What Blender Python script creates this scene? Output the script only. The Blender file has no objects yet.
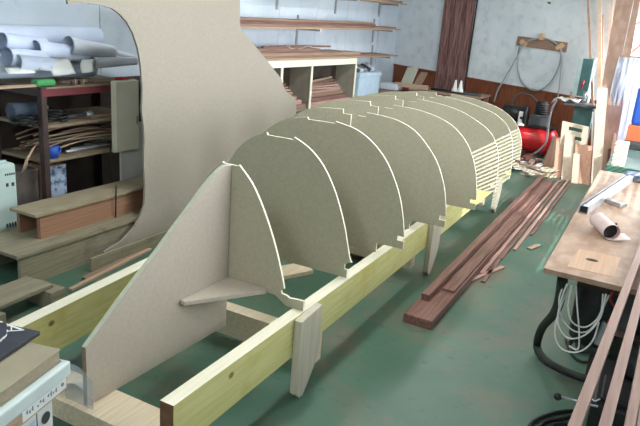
import bpy, bmesh, math, random
from mathutils import Vector, Matrix
random.seed(7)
scene = bpy.context.scene
COL = scene.collection

# ------------------------------------------------------------------ camera
FPX = 632.7
PITCH, ROLL, HEAD = math.radians(16.95), math.radians(4.605), math.radians(26.76)
EYE = Vector((0, 0, 1.65))
FWD = Vector((-math.sin(HEAD)*math.cos(PITCH), math.cos(HEAD)*math.cos(PITCH), -math.sin(PITCH)))
_rt = Vector((math.cos(HEAD), math.sin(HEAD), 0))
_up = _rt.cross(FWD)
RT = math.cos(ROLL)*_rt + math.sin(ROLL)*_up
UP = -math.sin(ROLL)*_rt + math.cos(ROLL)*_up
cd = bpy.data.cameras.new('camera')
cam = bpy.data.objects.new('camera', cd)
COL.objects.link(cam)
cd.sensor_width = 36.0
cd.lens = FPX*36.0/640.0
cd.clip_start = 0.02
m = Matrix((RT, UP, -FWD)).transposed().to_4x4()
m.translation = EYE
cam.matrix_world = m
scene.camera = cam

def ray(px, py):
    return FWD + RT*((px-320)/FPX) - UP*((py-213)/FPX)
def at(px, py, x=None, y=None, z=None):
    """where the photo's pixel meets the plane x=, y= or z="""
    d = ray(px, py)
    if z is not None: t = (z-EYE.z)/d.z
    elif y is not None: t = (y-EYE.y)/d.y
    else: t = (x-EYE.x)/d.x
    return EYE + d*t
def atp(px, py, p0, n):
    d = ray(px, py); n = Vector(n)
    return EYE + d*((Vector(p0)-EYE).dot(n)/d.dot(n))

# --------------------------------------------------------------- materials
def lin(c):
    c /= 255.0
    return c/12.92 if c <= .04045 else ((c+.055)/1.055)**2.4
def rgb(t): return (lin(t[0]), lin(t[1]), lin(t[2]), 1)
MATS = {}
def mat(name, c1, c2=None, scale=6, stretch=(1, 1, 1), rough=.7, detail=5, lo=.35, hi=.65, bump=0., metal=0., c3=None, s3=2., lo3=.55, hi3=.75, spec=.4):
    if name in MATS: return MATS[name]
    mt = bpy.data.materials.new(name); mt.use_nodes = True
    nt = mt.node_tree; b = nt.nodes['Principled BSDF']
    b.inputs['Roughness'].default_value = rough
    b.inputs['Metallic'].default_value = metal
    b.inputs['Specular IOR Level'].default_value = spec
    b.inputs['Base Color'].default_value = rgb(c1)
    if c2:
        tc = nt.nodes.new('ShaderNodeTexCoord'); mp = nt.nodes.new('ShaderNodeMapping')
        mp.inputs['Scale'].default_value = stretch
        nz = nt.nodes.new('ShaderNodeTexNoise'); nz.inputs['Scale'].default_value = scale; nz.inputs['Detail'].default_value = detail
        rp = nt.nodes.new('ShaderNodeValToRGB')
        rp.color_ramp.elements[0].position = lo; rp.color_ramp.elements[1].position = hi
        rp.color_ramp.elements[0].color = rgb(c1); rp.color_ramp.elements[1].color = rgb(c2)
        nt.links.new(tc.outputs['Object'], mp.inputs['Vector']); nt.links.new(mp.outputs['Vector'], nz.inputs['Vector'])
        nt.links.new(nz.outputs['Fac'], rp.inputs['Fac'])
        out = rp.outputs['Color']
        if c3:
            n3 = nt.nodes.new('ShaderNodeTexNoise'); n3.inputs['Scale'].default_value = s3; n3.inputs['Detail'].default_value = 6; n3.inputs['Roughness'].default_value = .65
            r3 = nt.nodes.new('ShaderNodeValToRGB'); r3.color_ramp.elements[0].position = lo3; r3.color_ramp.elements[1].position = hi3
            mx = nt.nodes.new('ShaderNodeMix'); mx.data_type = 'RGBA'
            nt.links.new(tc.outputs['Object'], n3.inputs['Vector']); nt.links.new(n3.outputs['Fac'], r3.inputs['Fac'])
            nt.links.new(r3.outputs['Color'], mx.inputs[0]); nt.links.new(out, mx.inputs[6]); mx.inputs[7].default_value = rgb(c3)
            out = mx.outputs[2]
        nt.links.new(out, b.inputs['Base Color'])
        if bump:
            bp = nt.nodes.new('ShaderNodeBump'); bp.inputs['Strength'].default_value = bump; bp.inputs['Distance'].default_value = .01
            nt.links.new(nz.outputs['Fac'], bp.inputs['Height']); nt.links.new(bp.outputs['Normal'], b.inputs['Normal'])
    MATS[name] = mt
    return mt
GY = (14, .6, 14); GZ = (14, 14, .6); GX = (.6, 14, 14)
MDF = mat('mdf_face', (170, 164, 142), (180, 174, 152), 60, rough=.75, lo=.3, hi=.7)
MDFP = mat('mdf_face_warm', (180, 169, 155), (188, 177, 163), 60, rough=.75, lo=.3, hi=.7)
SHEETM = mat('sheet_face_shaded', (150, 142, 130), (158, 150, 138), 60, rough=.75, lo=.3, hi=.7)  # fibreboard toned down, the sheet's shade is in the colour
EDGE = mat('mdf_edge_lit', (236, 228, 204), (244, 238, 218), 40, rough=.7)  # cut edges painted paler for the light they catch
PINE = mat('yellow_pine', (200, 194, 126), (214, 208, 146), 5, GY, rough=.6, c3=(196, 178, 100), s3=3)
def knots(mt):
    nt = mt.node_tree; b = nt.nodes['Principled BSDF']
    src = b.inputs['Base Color'].links[0].from_socket
    tc = nt.nodes.new('ShaderNodeTexCoord'); mp = nt.nodes.new('ShaderNodeMapping'); mp.inputs['Scale'].default_value = (0, 1, 1.3)
    vo = nt.nodes.new('ShaderNodeTexVoronoi'); vo.inputs['Scale'].default_value = 4.2; vo.inputs['Randomness'].default_value = .9
    rp = nt.nodes.new('ShaderNodeValToRGB'); rp.color_ramp.elements[0].position = .05; rp.color_ramp.elements[1].position = .09
    mx = nt.nodes.new('ShaderNodeMix'); mx.data_type = 'RGBA'; mx.inputs[6].default_value = rgb((120, 110, 66))
    nt.links.new(tc.outputs['Object'], mp.inputs['Vector']); nt.links.new(mp.outputs['Vector'], vo.inputs['Vector'])
    nt.links.new(vo.outputs['Distance'], rp.inputs['Fac']); nt.links.new(rp.outputs['Color'], mx.inputs[0])
    nt.links.new(src, mx.inputs[7]); nt.links.new(mx.outputs[2], b.inputs['Base Color'])
knots(PINE)
PINETOP = mat('pine_top_lit', (222, 216, 192), (232, 226, 206), 5, GY, rough=.5)  # whitened pine, paints the light lying on the beam tops
POSTW = mat('post_wood', (184, 176, 158), (200, 192, 174), 5, GZ, rough=.65)
PALE = mat('pale_wood', (206, 188, 160), (222, 206, 182), 5, GY, rough=.65)
PALEZ = mat('pale_wood_upright', (204, 182, 160), (220, 202, 182), 5, GZ, rough=.65)
PINKZ = mat('pinkish_wood_upright', (196, 150, 126), (212, 170, 146), 5, GZ, rough=.65)
PINK = mat('pinkish_wood', (150, 120, 110), (166, 136, 125), 5, GY, rough=.6)
RED = mat('red_brown_wood', (116, 80, 72), (146, 108, 97), 5, GY, rough=.55)
REDD = mat('dark_red_wood', (84, 52, 44), (108, 70, 60), 5, GY, rough=.55)
REDL = mat('light_red_wood', (178, 136, 126), (196, 156, 146), 5, GY, rough=.6)
BRN = mat('brown_board', (134, 106, 90), (158, 128, 110), 5, GY, rough=.65)
BRN2 = mat('tan_board', (168, 142, 120), (186, 158, 136), 5, GY, rough=.65)
BRNZ = mat('brown_upright', (160, 128, 110), (182, 150, 132), 4, (4, 4, .3), rough=.6)
GREYW = mat('weathered_grey_wood', (128, 120, 100), (146, 138, 116), 5, GY, rough=.8, c3=(112, 104, 86), s3=5)
PLYB = mat('brown_plywood', (146, 108, 84), (158, 120, 96), 5, GY, rough=.7)
DUSTY = mat('dusty_top', (146, 134, 110), (160, 148, 124), 8, rough=.85)
RACK = mat('rack_steel', (58, 46, 44), (72, 56, 52), 12, rough=.6)
RACKRED = mat('rack_red', (112, 48, 54), (100, 42, 48), 12, rough=.6)
SHELFB = mat('shelf_board', (124, 108, 88), (140, 124, 104), 8, rough=.8)
PAPER = mat('paper_blue_white', (200, 212, 236), (212, 222, 242), 6, rough=.8)
PAPERW = mat('paper_white', (214, 216, 214), (224, 226, 222), 6, rough=.8)
PAPERG = mat('paper_grey', (196, 202, 214), (206, 212, 222), 6, rough=.8)
CREAM = mat('cream_panel', (238, 234, 212), (244, 240, 220), 6, rough=.6)
BLACK = mat('black_plastic', (26, 26, 28), (36, 36, 38), 20, rough=.5)
DKGREY = mat('dark_grey', (58, 60, 62), (70, 72, 74), 12, rough=.6)
STEEL = mat('grey_steel', (150, 152, 156), (170, 172, 176), 20, rough=.4, metal=.5)
ALU = mat('aluminium', (190, 192, 200), (204, 206, 212), 20, rough=.35, metal=.6)
GREEN = mat('green_plastic', (70, 150, 90), rough=.5)
BLUE = mat('blue_plastic', (40, 84, 176), rough=.5)
TEAL = mat('teal_paint', (58, 92, 92), (70, 108, 106), 8, rough=.5)
MACHG = mat('machine_green', (62, 98, 84), (76, 116, 98), 8, rough=.5)
TANK = mat('red_enamel', (190, 30, 36), (174, 26, 32), 6, rough=.35)
CANW = mat('pale_canister', (186, 208, 204), (196, 216, 212), 6, rough=.45)
LBLUE = mat('pale_blue_plastic', (186, 208, 226), (198, 218, 234), 6, rough=.5)
WHITE = mat('white_plastic', (226, 226, 222), rough=.5)
HOSEG = mat('grey_hose', (146, 152, 156), rough=.5)
CABLEW = mat('white_cable', (186, 188, 180), rough=.5)
HOSEB = mat('black_hose', (40, 46, 42), rough=.6)
ORANGE = mat('orange_plastic', (214, 110, 70), rough=.5)
NAVY = mat('notebook_cover', (46, 48, 58), (54, 56, 66), 30, rough=.6)
BIND = mat('grey_brown_binder', (146, 138, 116), (152, 144, 122), 12, rough=.7)
BINW = mat('pale_binder', (190, 202, 200), (198, 210, 208), 12, rough=.6)
INK = mat('dark_ink', (60, 62, 66), rough=.8)
PEG = mat('peg_wood', (206, 166, 130), rough=.6)
BENCH = mat('bench_top', (156, 126, 106), (180, 152, 132), 7, (3, 1.2, 3), rough=.6, c3=(148, 118, 96), s3=6, lo3=.5, hi3=.72)
PATCH = mat('bench_patch', (184, 148, 122), (194, 160, 134), 5, GY, rough=.6)
PICT = mat('picture_print', (178, 190, 214), (70, 110, 140), 22, rough=.5, lo=.48, hi=.6)

# ------------------------------------------------------------ mesh builder
class MB:
    def __init__(s): s.bm = bmesh.new()
    def _face(s, vs, mi=0):
        try:
            f = s.bm.faces.new(vs); f.material_index = mi; return f
        except ValueError: return None
    def ext(s, pts, off, side=0, cap=0, cap2=None):
        """a flat outline extruded by a vector: two caps and the cut edge"""
        off = Vector(off)
        a = [s.bm.verts.new(Vector(p)) for p in pts]; b = [s.bm.verts.new(Vector(p)+off) for p in pts]
        s._face(a, cap); s._face(b[::-1], cap if cap2 is None else cap2)
        n = len(a)
        for i in range(n): s._face([a[i], b[i], b[(i+1) % n], a[(i+1) % n]], side if not callable(side) else side(i))
        return s
    def box(s, x0, x1, y0, y1, z0, z1, mi=0, bev=0):
        return s.beam(Vector(((x0+x1)/2, y0, (z0+z1)/2)), Vector(((x0+x1)/2, y1, (z0+z1)/2)), x1-x0, z1-z0, bev=bev, mi=mi)
    def beam(s, p, q, w, h, up=(0, 0, 1), bev=0, mi=0, endmi=None, topmi=None):
        p, q = Vector(p), Vector(q); d = (q-p).normalized(); up = Vector(up)
        if abs(d.dot(up.normalized())) > .98: up = Vector((0, 1, 0))
        sd = d.cross(up).normalized(); u = sd.cross(d)
        t = bmesh.new(); vs = []
        for e in (p, q):
            for a, b in ((-1, -1), (1, -1), (1, 1), (-1, 1)):
                vs.append(t.verts.new(e+sd*a*w/2+u*b*h/2))
        for k, idx in enumerate(((3, 2, 1, 0), (4, 5, 6, 7), (0, 1, 5, 4), (1, 2, 6, 5), (2, 3, 7, 6), (3, 0, 4, 7))):
            f = t.faces.new([vs[i] for i in idx]); f.material_index = mi
            if endmi is not None and k < 2: f.material_index = endmi
            if topmi is not None and k == 4: f.material_index = topmi
        if bev:
            bmesh.ops.bevel(t, geom=list(t.edges), offset=bev, segments=2, profile=.5, affect='EDGES')
        s._merge(t); return s
    def _merge(s, t):
        mp = {v: s.bm.verts.new(v.co) for v in t.verts}
        for f in t.faces:
            g = s._face([mp[v] for v in f.verts], f.material_index)
            if g: g.smooth = f.smooth
        t.free()
    def tube(s, pts, r, n=8, smooth=3, mi=0, closed=False):
        P = [Vector(p) for p in pts]
        if smooth > 1 and len(P) > 2:
            Q = []; L = len(P)
            for i in range(L if closed else L-1):
                g = lambda k: P[k % L] if closed else P[max(0, min(L-1, k))]
                p0, p1, p2, p3 = g(i-1), g(i), g(i+1), g(i+2)
                for k in range(smooth):
                    t = k/smooth
                    Q.append(.5*((2*p1)+(p2-p0)*t+(2*p0-5*p1+4*p2-p3)*t*t+(3*p1-p0-3*p2+p3)*t**3))
            if not closed: Q.append(P[-1])
            P = Q
        rings = []; nrm = None; L = len(P)
        for i, p in enumerate(P):
            d = (P[(i+1) % L]-P[i-1]) if closed else (P[min(i+1, L-1)]-P[max(i-1, 0)])
            d.normalize()
            if nrm is None: nrm = d.orthogonal().normalized()
            else:
                nrm = nrm-d*nrm.dot(d)
                nrm = nrm.normalized() if nrm.length > 1e-5 else d.orthogonal().normalized()
            bi = d.cross(nrm); rr = r[min(i, len(r)-1)] if isinstance(r, (list, tuple)) else r
            rings.append([s.bm.verts.new(p+(nrm*math.cos(a)+bi*math.sin(a))*rr) for a in [2*math.pi*k/n for k in range(n)]])
        for i in range(L if closed else L-1):
            A, B = rings[i], rings[(i+1) % L]
            for k in range(n):
                f = s._face([A[k], A[(k+1) % n], B[(k+1) % n], B[k]], mi)
                if f: f.smooth = True
        if not closed:
            s._face(rings[0][::-1], mi); s._face(rings[-1], mi)
        return s
    def cyl(s, p, q, r, r2=None, n=24, mi=0, rim=.0):
        p, q = Vector(p), Vector(q); d = (q-p).normalized(); L = (q-p).length
        r2 = r if r2 is None else r2
        prof = [(0, 0), (r-rim, 0), (r, rim), (r2, L-rim), (r2-rim, L), (0, L)] if rim else [(0, 0), (r, 0), (r2, L), (0, L)]
        return s.lathe(p, d, prof, n, mi)
    def lathe(s, o, d, prof, n=24, mi=0, smooth=True):
        o, d = Vector(o), Vector(d).normalized(); a = d.orthogonal().normalized(); b = d.cross(a)
        rings = []
        for r, h in prof:
            if r < 1e-6: rings.append([s.bm.verts.new(o+d*h)])
            else: rings.append([s.bm.verts.new(o+d*h+(a*math.cos(2*math.pi*k/n)+b*math.sin(2*math.pi*k/n))*r) for k in range(n)])
        for i in range(len(rings)-1):
            A, B = rings[i], rings[i+1]
            flat = abs(prof[i][1]-prof[i+1][1]) < 1e-6
            for k in range(n):
                k2 = (k+1) % n
                if len(A) == 1 and len(B) == 1: continue
                vs = [A[0], B[k2], B[k]] if len(A) == 1 else [A[k], A[k2], B[0]] if len(B) == 1 else [A[k], A[k2], B[k2], B[k]]
                f = s._face(vs, mi)
                if f: f.smooth = smooth and not flat
        return s
    def roll(s, p, q, r, turns=2.2, gap=.004, n=28, mi=0, r_end=None):
        """a rolled sheet: a spiral wall with open ends"""
        p, q = Vector(p), Vector(q); d = (q-p).normalized(); a = d.orthogonal().normalized(); b = d.cross(a)
        N = int(n*turns); A = []; B = []
        for k in range(N+1):
            t = 2*math.pi*k/n; rr = 1-(gap/r)*(N-k)/n
            u = a*math.cos(t)+b*math.sin(t)
            A.append(s.bm.verts.new(p+u*r*rr)); B.append(s.bm.verts.new(q+u*(r_end or r)*rr))
        for k in range(N):
            f = s._face([A[k], A[k+1], B[k+1], B[k]], mi); f.smooth = True
        return s
    def sheet(s, grid, th=.002, mi=0):
        """a thin curved sheet from a grid of points, with real thickness"""
        R, C = len(grid), len(grid[0])
        V = [[s.bm.verts.new(Vector(p)) for p in row] for row in grid]
        W = []
        for i in range(R):
            row = []
            for j in range(C):
                du = Vector(grid[min(i+1, R-1)][j])-Vector(grid[max(i-1, 0)][j]); dv = Vector(grid[i][min(j+1, C-1)])-Vector(grid[i][max(j-1, 0)])
                n = du.cross(dv); n = n.normalized() if n.length > 1e-9 else Vector((0, 0, 1))
                row.append(s.bm.verts.new(Vector(grid[i][j])-n*th))
            W.append(row)
        for i in range(R-1):
            for j in range(C-1):
                for M, fl in ((V, 0), (W, 1)):
                    q = [M[i][j], M[i+1][j], M[i+1][j+1], M[i][j+1]]
                    f = s._face(q[::-1] if fl else q, mi)
                    if f: f.smooth = True
        ring = [(0, j) for j in range(C)]+[(i, C-1) for i in range(1, R)]+[(R-1, j) for j in range(C-2, -1, -1)]+[(i, 0) for i in range(R-2, 0, -1)]
        for k in range(len(ring)):
            i, j = ring[k]; i2, j2 = ring[(k+1) % len(ring)]
            s._face([V[i][j], V[i2][j2], W[i2][j2], W[i][j]], mi)
        return s
    def build(s, name, mats, parent=None, normals=True):
        bm = s.bm
        if normals: bmesh.ops.recalc_face_normals(bm, faces=bm.faces[:])
        xs = [v.co.x for v in bm.verts]; ys = [v.co.y for v in bm.verts]; zs = [v.co.z for v in bm.verts]
        o = Vector(((min(xs)+max(xs))/2, (min(ys)+max(ys))/2, min(zs)))
        for v in bm.verts: v.co -= o
        me = bpy.data.meshes.new(name); bm.to_mesh(me); bm.free()
        for mt in (mats if isinstance(mats, (list, tuple)) else [mats]): me.materials.append(mt)
        ob = bpy.data.objects.new(name, me); COL.objects.link(ob)
        if parent is not None:
            ob.parent = parent; w = Vector((0, 0, 0)); p = parent
            while p is not None: w += p.location; p = p.parent
            ob.location = o-w
        else: ob.location = o
        return ob
def tag(o, label, cat, group=None, kind=None):
    o['label'] = label; o['category'] = cat
    if group: o['group'] = group
    if kind: o['kind'] = kind
    return o
def thing(name, label, cat, loc, group=None):
    o = bpy.data.objects.new(name, None); COL.objects.link(o); o.location = Vector(loc); o.empty_display_size = .1
    return tag(o, label, cat, group)
def struct(mb, name, mats):
    o = mb.build(name, mats); o['kind'] = 'structure'; return o
def plank(name, label, cat, p, q, w, h, mt, group=None, up=(0, 0, 1), bev=.002):
    return tag(MB().beam(p, q, w, h, up, bev).build(name, mt), label, cat, group)
V = Vector

# ------------------------------------------------------------ the setting
def add_grime(): pass
FLOOR = mat('green_floor_paint', (66, 100, 83), (82, 113, 96), 2.2, rough=.45, spec=.45, detail=8, c3=(118, 106, 92), s3=2.4, lo3=.49, hi3=.74)
nt = FLOOR.node_tree; b = nt.nodes['Principled BSDF']; src = b.inputs['Base Color'].links[0].from_socket
tc = nt.nodes.new('ShaderNodeTexCoord')
def speck(src, scale, lo, hi, col, stretch=(1, 1, 1)):
    mp = nt.nodes.new('ShaderNodeMapping'); mp.inputs['Scale'].default_value = stretch
    n = nt.nodes.new('ShaderNodeTexNoise'); n.inputs['Scale'].default_value = scale; n.inputs['Detail'].default_value = 6; n.inputs['Roughness'].default_value = .7
    r = nt.nodes.new('ShaderNodeValToRGB'); r.color_ramp.elements[0].position = lo; r.color_ramp.elements[1].position = hi
    mx = nt.nodes.new('ShaderNodeMix'); mx.data_type = 'RGBA'; mx.inputs[7].default_value = rgb(col)
    nt.links.new(tc.outputs['Object'], mp.inputs['Vector']); nt.links.new(mp.outputs['Vector'], n.inputs['Vector']); nt.links.new(n.outputs['Fac'], r.inputs['Fac'])
    nt.links.new(r.outputs['Color'], mx.inputs[0]); nt.links.new(src, mx.inputs[6])
    return mx.outputs[2]
src = speck(src, 9, .58, .72, (60, 88, 78))
src = speck(src, 7, .62, .76, (132, 106, 88), (1, .45, 1))
src = speck(src, 38, .70, .76, (170, 168, 150))
nt.links.new(src, b.inputs['Base Color'])

XL, XR, YF, ZC = -4.06, 1.2, -1.6, 3.05
def yb(x): return 9.35-.25*x            # the back wall runs slightly askew
BN = V((.25, 1, 0)).normalized(); BP = V((0, 9.35, 0))
fl = MB(); fl.ext([(XL-.1, YF-.1, -.1), (XR+.1, YF-.1, -.1), (XR+.1, yb(XR)+.1, -.1), (XL-.1, yb(XL)+.1, -.1)], (0, 0, .1)); struct(fl, 'floor', FLOOR)
ce = MB(); ce.ext([(XL-.1, YF-.1, ZC), (XR+.1, YF-.1, ZC), (XR+.1, yb(XR)+.1, ZC), (XL-.1, yb(XL)+.1, ZC)], (0, 0, .1)); struct(ce, 'ceiling', mat('ceiling_boards', (196, 194, 184), (206, 204, 194), 4, rough=.8))
WALLL = mat('pale_blue_wall', (200, 212, 224), (212, 222, 232), 2, rough=.75, c3=(186, 198, 210), s3=5)
WALLB = mat('whitewashed_wall', (204, 212, 216), (216, 222, 226), 3, rough=.8, detail=8, c3=(184, 192, 196), s3=7, lo3=.5, hi3=.75)
WAINS = mat('stained_wainscot', (104, 56, 34), (136, 76, 48), 5, GZ, rough=.6, c3=(80, 42, 26), s3=6)
wl = MB()
yy = YF
while yy < yb(XL):
    y2 = min(yy+.91, yb(XL)+.1)
    wl.box(XL-.1, XL, yy+.002, y2-.004, 0, ZC)
    wl.box(XL-.1, XL-.004, y2-.004, y2+.002, 0, ZC, mi=1)
    yy = y2
struct(wl, 'wall_left', [WALLL, DKGREY])
# back wall with a window at its right
WX0, WX1, WZ0, WZ1 = -.62, 1.0, .75, 2.05
def bw(x, z, off=0.): return V((x, yb(x), z))+BN*off
wb = MB()
for (xa, xb, za, zb) in ((XL-.1, WX0, 0, ZC), (WX0, WX1, 0, WZ0), (WX0, WX1, WZ1, ZC), (WX1, XR+.1, 0, ZC)):
    wb.ext([bw(xa, za), bw(xb, za), bw(xb, zb), bw(xa, zb)], BN*.1)
struct(wb, 'wall_back', WALLB)
ws = MB()
a0 = atp(381, 62, BP, BN); a1 = atp(530, 89, BP, BN)
k = (a1.z-a0.z)/(a1.x-a0.x)
def wz(x): return a0.z+k*(x-a0.x)
xs_ = [XL+.03, -3.2, -2.3, -1.4, WX0]
for i in range(4):
    xa, xb = xs_[i]+.003, xs_[i+1]-.003
    ws.ext([bw(xa, 0, -.02), bw(xb, 0, -.02), bw(xb, wz(xb), -.02), bw(xa, wz(xa), -.02)], BN*.018)
for i in range(4):
    xa, xb = xs_[i], xs_[i+1]
    ws.ext([bw(xa, wz(xa)-.02, -.034), bw(xb, wz(xb)-.02, -.034), bw(xb, wz(xb)+.012, -.034), bw(xa, wz(xa)+.012, -.034)], BN*.033)
struct(ws, 'trim_1', WAINS)
# right wall (beside the camera) with two windows, front wall behind the camera with one
RW = [(2.12, 6.9, .95, 2.46)]
wr = MB(); ys_ = YF-.1
for (ya, yb_, za, zb) in RW:
    wr.box(XR, XR+.1, ys_, ya, 0, ZC); wr.box(XR, XR+.1, ya, yb_, 0, za); wr.box(XR, XR+.1, ya, yb_, zb, ZC); ys_ = yb_
wr.box(XR, XR+.1, ys_, yb(XR)+.1, 0, ZC)
struct(wr, 'wall_right', WALLB)
wf = MB().box(XL-.1, XR+.1, YF-.1, YF, 0, ZC)
struct(wf, 'wall_front', WALLB)
GLASS = bpy.data.materials.new('window_glass'); GLASS.use_nodes = True
g = GLASS.node_tree; g.nodes.clear()
o_ = g.nodes.new('ShaderNodeOutputMaterial'); tr = g.nodes.new('ShaderNodeBsdfTransparent'); gl = g.nodes.new('ShaderNodeBsdfGlossy'); mx = g.nodes.new('ShaderNodeMixShader')
gl.inputs['Roughness'].default_value = .02; mx.inputs[0].default_value = .05
g.links.new(tr.outputs[0], mx.inputs[1]); g.links.new(gl.outputs[0], mx.inputs[2]); g.links.new(mx.outputs[0], o_.inputs['Surface'])
def window(name, P0, U, w, z0, z1, N, nx=3):
    """frame, bars and one pane per light, set in the wall's opening; N points outwards"""
    e = bpy.data.objects.new(name, None); COL.objects.link(e); e.location = V(P0)+V(U)*w/2+V((0, 0, z0)); e['kind'] = 'structure'
    P0, U, N = V(P0), V(U).normalized(), V(N)
    pt = lambda u, z: P0+U*u+V((0, 0, z))+N*.05
    f = MB()
    for (ua, za, ub, zb) in ((0, z0+.025, w, z0+.025), (0, z1-.025, w, z1-.025)): f.beam(pt(ua, za), pt(ub, zb), .07, .05)
    for i in range(nx+1):
        u = .025+(w-.05)*i/nx
        f.beam(pt(u, z0+.05), pt(u, z1-.05), .07, .05, up=U.cross(V((0, 0, 1))))
    f.build('window_frame', WHITE, e)
    p = MB(); a = pt(.05, z0+.05); bb = pt(w-.05, z0+.05)
    up = V((0, 0, z1-z0-.1)); p.ext([a, bb, bb+up, a+up], N*.004); p.build('pane', GLASS, e)
window('window_1', bw(WX0, 0), V((1, -.25, 0)), (WX1-WX0)*math.hypot(1, .25), WZ0, WZ1, BN)
window('window_2', (XR, RW[0][0], 0), (0, 1, 0), RW[0][1]-RW[0][0], RW[0][2], RW[0][3], V((1, 0, 0)), nx=2)
# slatted blind in the right-hand window
bl = thing('slatted_blind', 'horizontal slatted blind hanging in the window to the right of the workbench', 'blind', (XR-.03, (RW[0][0]+RW[0][1])/2, RW[0][2]))
mb = MB(); z = RW[0][2]-.05
while z < RW[0][3]-.05:
    mb.box(XR-.043, XR-.017, RW[0][0]-.06, RW[0][1]+.06, z, z+.0015); z += .034
mb.build('slats', WHITE, bl)
MB().box(XR-.045, XR-.012, RW[0][0]-.06, RW[0][1]+.06, RW[0][3]-.04, RW[0][3]+.05).build('head_rail', WHITE, bl)
for y_ in (RW[0][0]+.3, (RW[0][0]+RW[0][1])/2, RW[0][1]-.3): MB().cyl((XR-.03, y_, RW[0][2]), (XR-.03, y_, RW[0][3]-.04), .0012, n=6).build('cord', WHITE, bl)

# ------------------------------------------------------------- strongback
sb = thing('strongback', 'long yellow pine frame of two beams on posts carrying the hull formers', 'building frame', (-1.6, 1.4, 0))
BX0, BX1 = -1.25, -1.192
BEAMEND = mat('dark_beam_end', (112, 82, 58), (96, 68, 46), 30, rough=.7)  # beam ends are a darker brown than the sides
part = lambda name, mb, mt, par, label=None: (lambda o: (o.__setitem__('label', label) if label else None, o)[1])(mb.build(name, mt, par))
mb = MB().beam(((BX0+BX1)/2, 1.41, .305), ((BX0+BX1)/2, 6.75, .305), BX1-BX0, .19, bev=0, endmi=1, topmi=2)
part('beam', mb, [PINE, BEAMEND, PINETOP], sb)
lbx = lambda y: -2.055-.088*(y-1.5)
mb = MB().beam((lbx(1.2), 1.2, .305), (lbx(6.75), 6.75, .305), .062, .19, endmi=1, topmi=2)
part('beam', mb, [PINE, BEAMEND, PINETOP], sb)
def legpoly(y0, w=.19):
    return [(y0, .03), (y0+.03, .0), (y0+.06, .0), (y0+.11, .05), (y0+w*.9, .13), (y0+w, .2), (y0+w, .405), (y0, .39)]
for y0 in (2.2, 4.02, 6.0):
    l = MB().ext([(BX1+.002, y, z) for y, z in legpoly(y0)], (.036, 0, 0)); l.build('post', [POSTW], sb)
    if y0 > 3:
        lx = lbx(y0)-.036
        l = MB().ext([(lx-.055, y, z) for y, z in legpoly(y0)], (.055, 0, 0)); l.build('post', [POSTW], sb)
# cross pieces under the beams
for (y0, y1, z0, z1) in ((1.42, 1.59, .12, .205), (2.42, 2.50, .06, .205), (3.93, 4.015, .06, .205), (5.91, 5.995, .06, .205)):
    c = MB().box(lbx(y0)-.04, BX1-.002 if y0 < 3 else BX0-.005, y0, y1, z0, z1, bev=.002); c.build('crosspiece', PALE, sb)
# low blocks under the near cross piece
for xx in (-2.0, -1.3):
    MB().box(xx-.05, xx+.05, 1.44, 1.57, 0, .12, bev=.003).build('foot_block', PALE, sb)

# ---------------------------------------------------------- hull formers
CEN = [-1.616, -1.65, -1.653, -1.696, -1.744, -1.787, -1.811, -1.83]
FY = [2.28, 2.75, 3.202, 3.745, 4.308, 4.927, 5.508, 6.08]
HALF = [
 [(0.045, 1.006), (0.082, 0.972), (0.119, 0.933), (0.162, 0.868), (0.213, 0.771), (0.262, 0.655), (0.302, 0.536), (0.316, 0.481)],
 [(0.08, 1.073), (0.094, 1.07), (0.167, 1.036), (0.231, 0.987), (0.284, 0.925), (0.344, 0.823), (0.403, 0.678), (0.45, 0.513), (0.466, 0.492)],
 [(0.091, 1.109), (0.195, 1.09), (0.265, 1.064), (0.336, 1.019), (0.411, 0.947), (0.468, 0.861), (0.516, 0.762), (0.549, 0.654), (0.574, 0.53)],
 [(0.086, 1.105), (0.212, 1.097), (0.314, 1.08), (0.42, 1.035), (0.517, 0.95), (0.595, 0.849), (0.657, 0.702), (0.688, 0.535)],
 [(0.091, 1.105), (0.256, 1.097), (0.394, 1.073), (0.522, 1.029), (0.618, 0.959), (0.687, 0.872), (0.74, 0.754), (0.773, 0.603), (0.781, 0.53)],
 [(0.095, 1.102), (0.289, 1.084), (0.455, 1.052), (0.624, 0.981), (0.73, 0.903), (0.789, 0.794), (0.814, 0.68), (0.821, 0.53)],
 [(0.095, 1.092), (0.309, 1.073), (0.49, 1.037), (0.626, 0.995), (0.731, 0.925), (0.787, 0.838), (0.813, 0.756), (0.83, 0.628), (0.833, 0.53)],
 [(0.076, 1.061), (0.265, 1.046), (0.461, 1.013), (0.611, 0.958), (0.717, 0.879), (0.778, 0.785), (0.81, 0.676), (0.814, 0.53)],
]
def smooth2(P, k=4):
    Q = []; L = len(P)
    for i in range(L-1):
        p0, p1, p2, p3 = [V((*P[max(0, min(L-1, j))], 0)) for j in (i-1, i, i+1, i+2)]
        for s_ in range(k):
            t = s_/k; q = .5*((2*p1)+(p2-p0)*t+(2*p0-5*p1+4*p2-p3)*t*t+(3*p1-p0-3*p2+p3)*t**3); Q.append((q.x, q.y))
    Q.append(P[-1]); return Q
ORD = ['first and narrowest arched former, joined to the sloping bow board',
       'second former from the bow, a plain rounded arch with flat notch on top',
       'third former from the bow, with a wide stepped notch at its crown',
       'fourth former from the bow, above the second post of the frame',
       'fifth former from the bow, halfway between second and third posts',
       'sixth former from the bow, standing just before the third post',
       'second to last former at the wide far end of the hull',
       'last former at the far end, closest to the red compressor']
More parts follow.
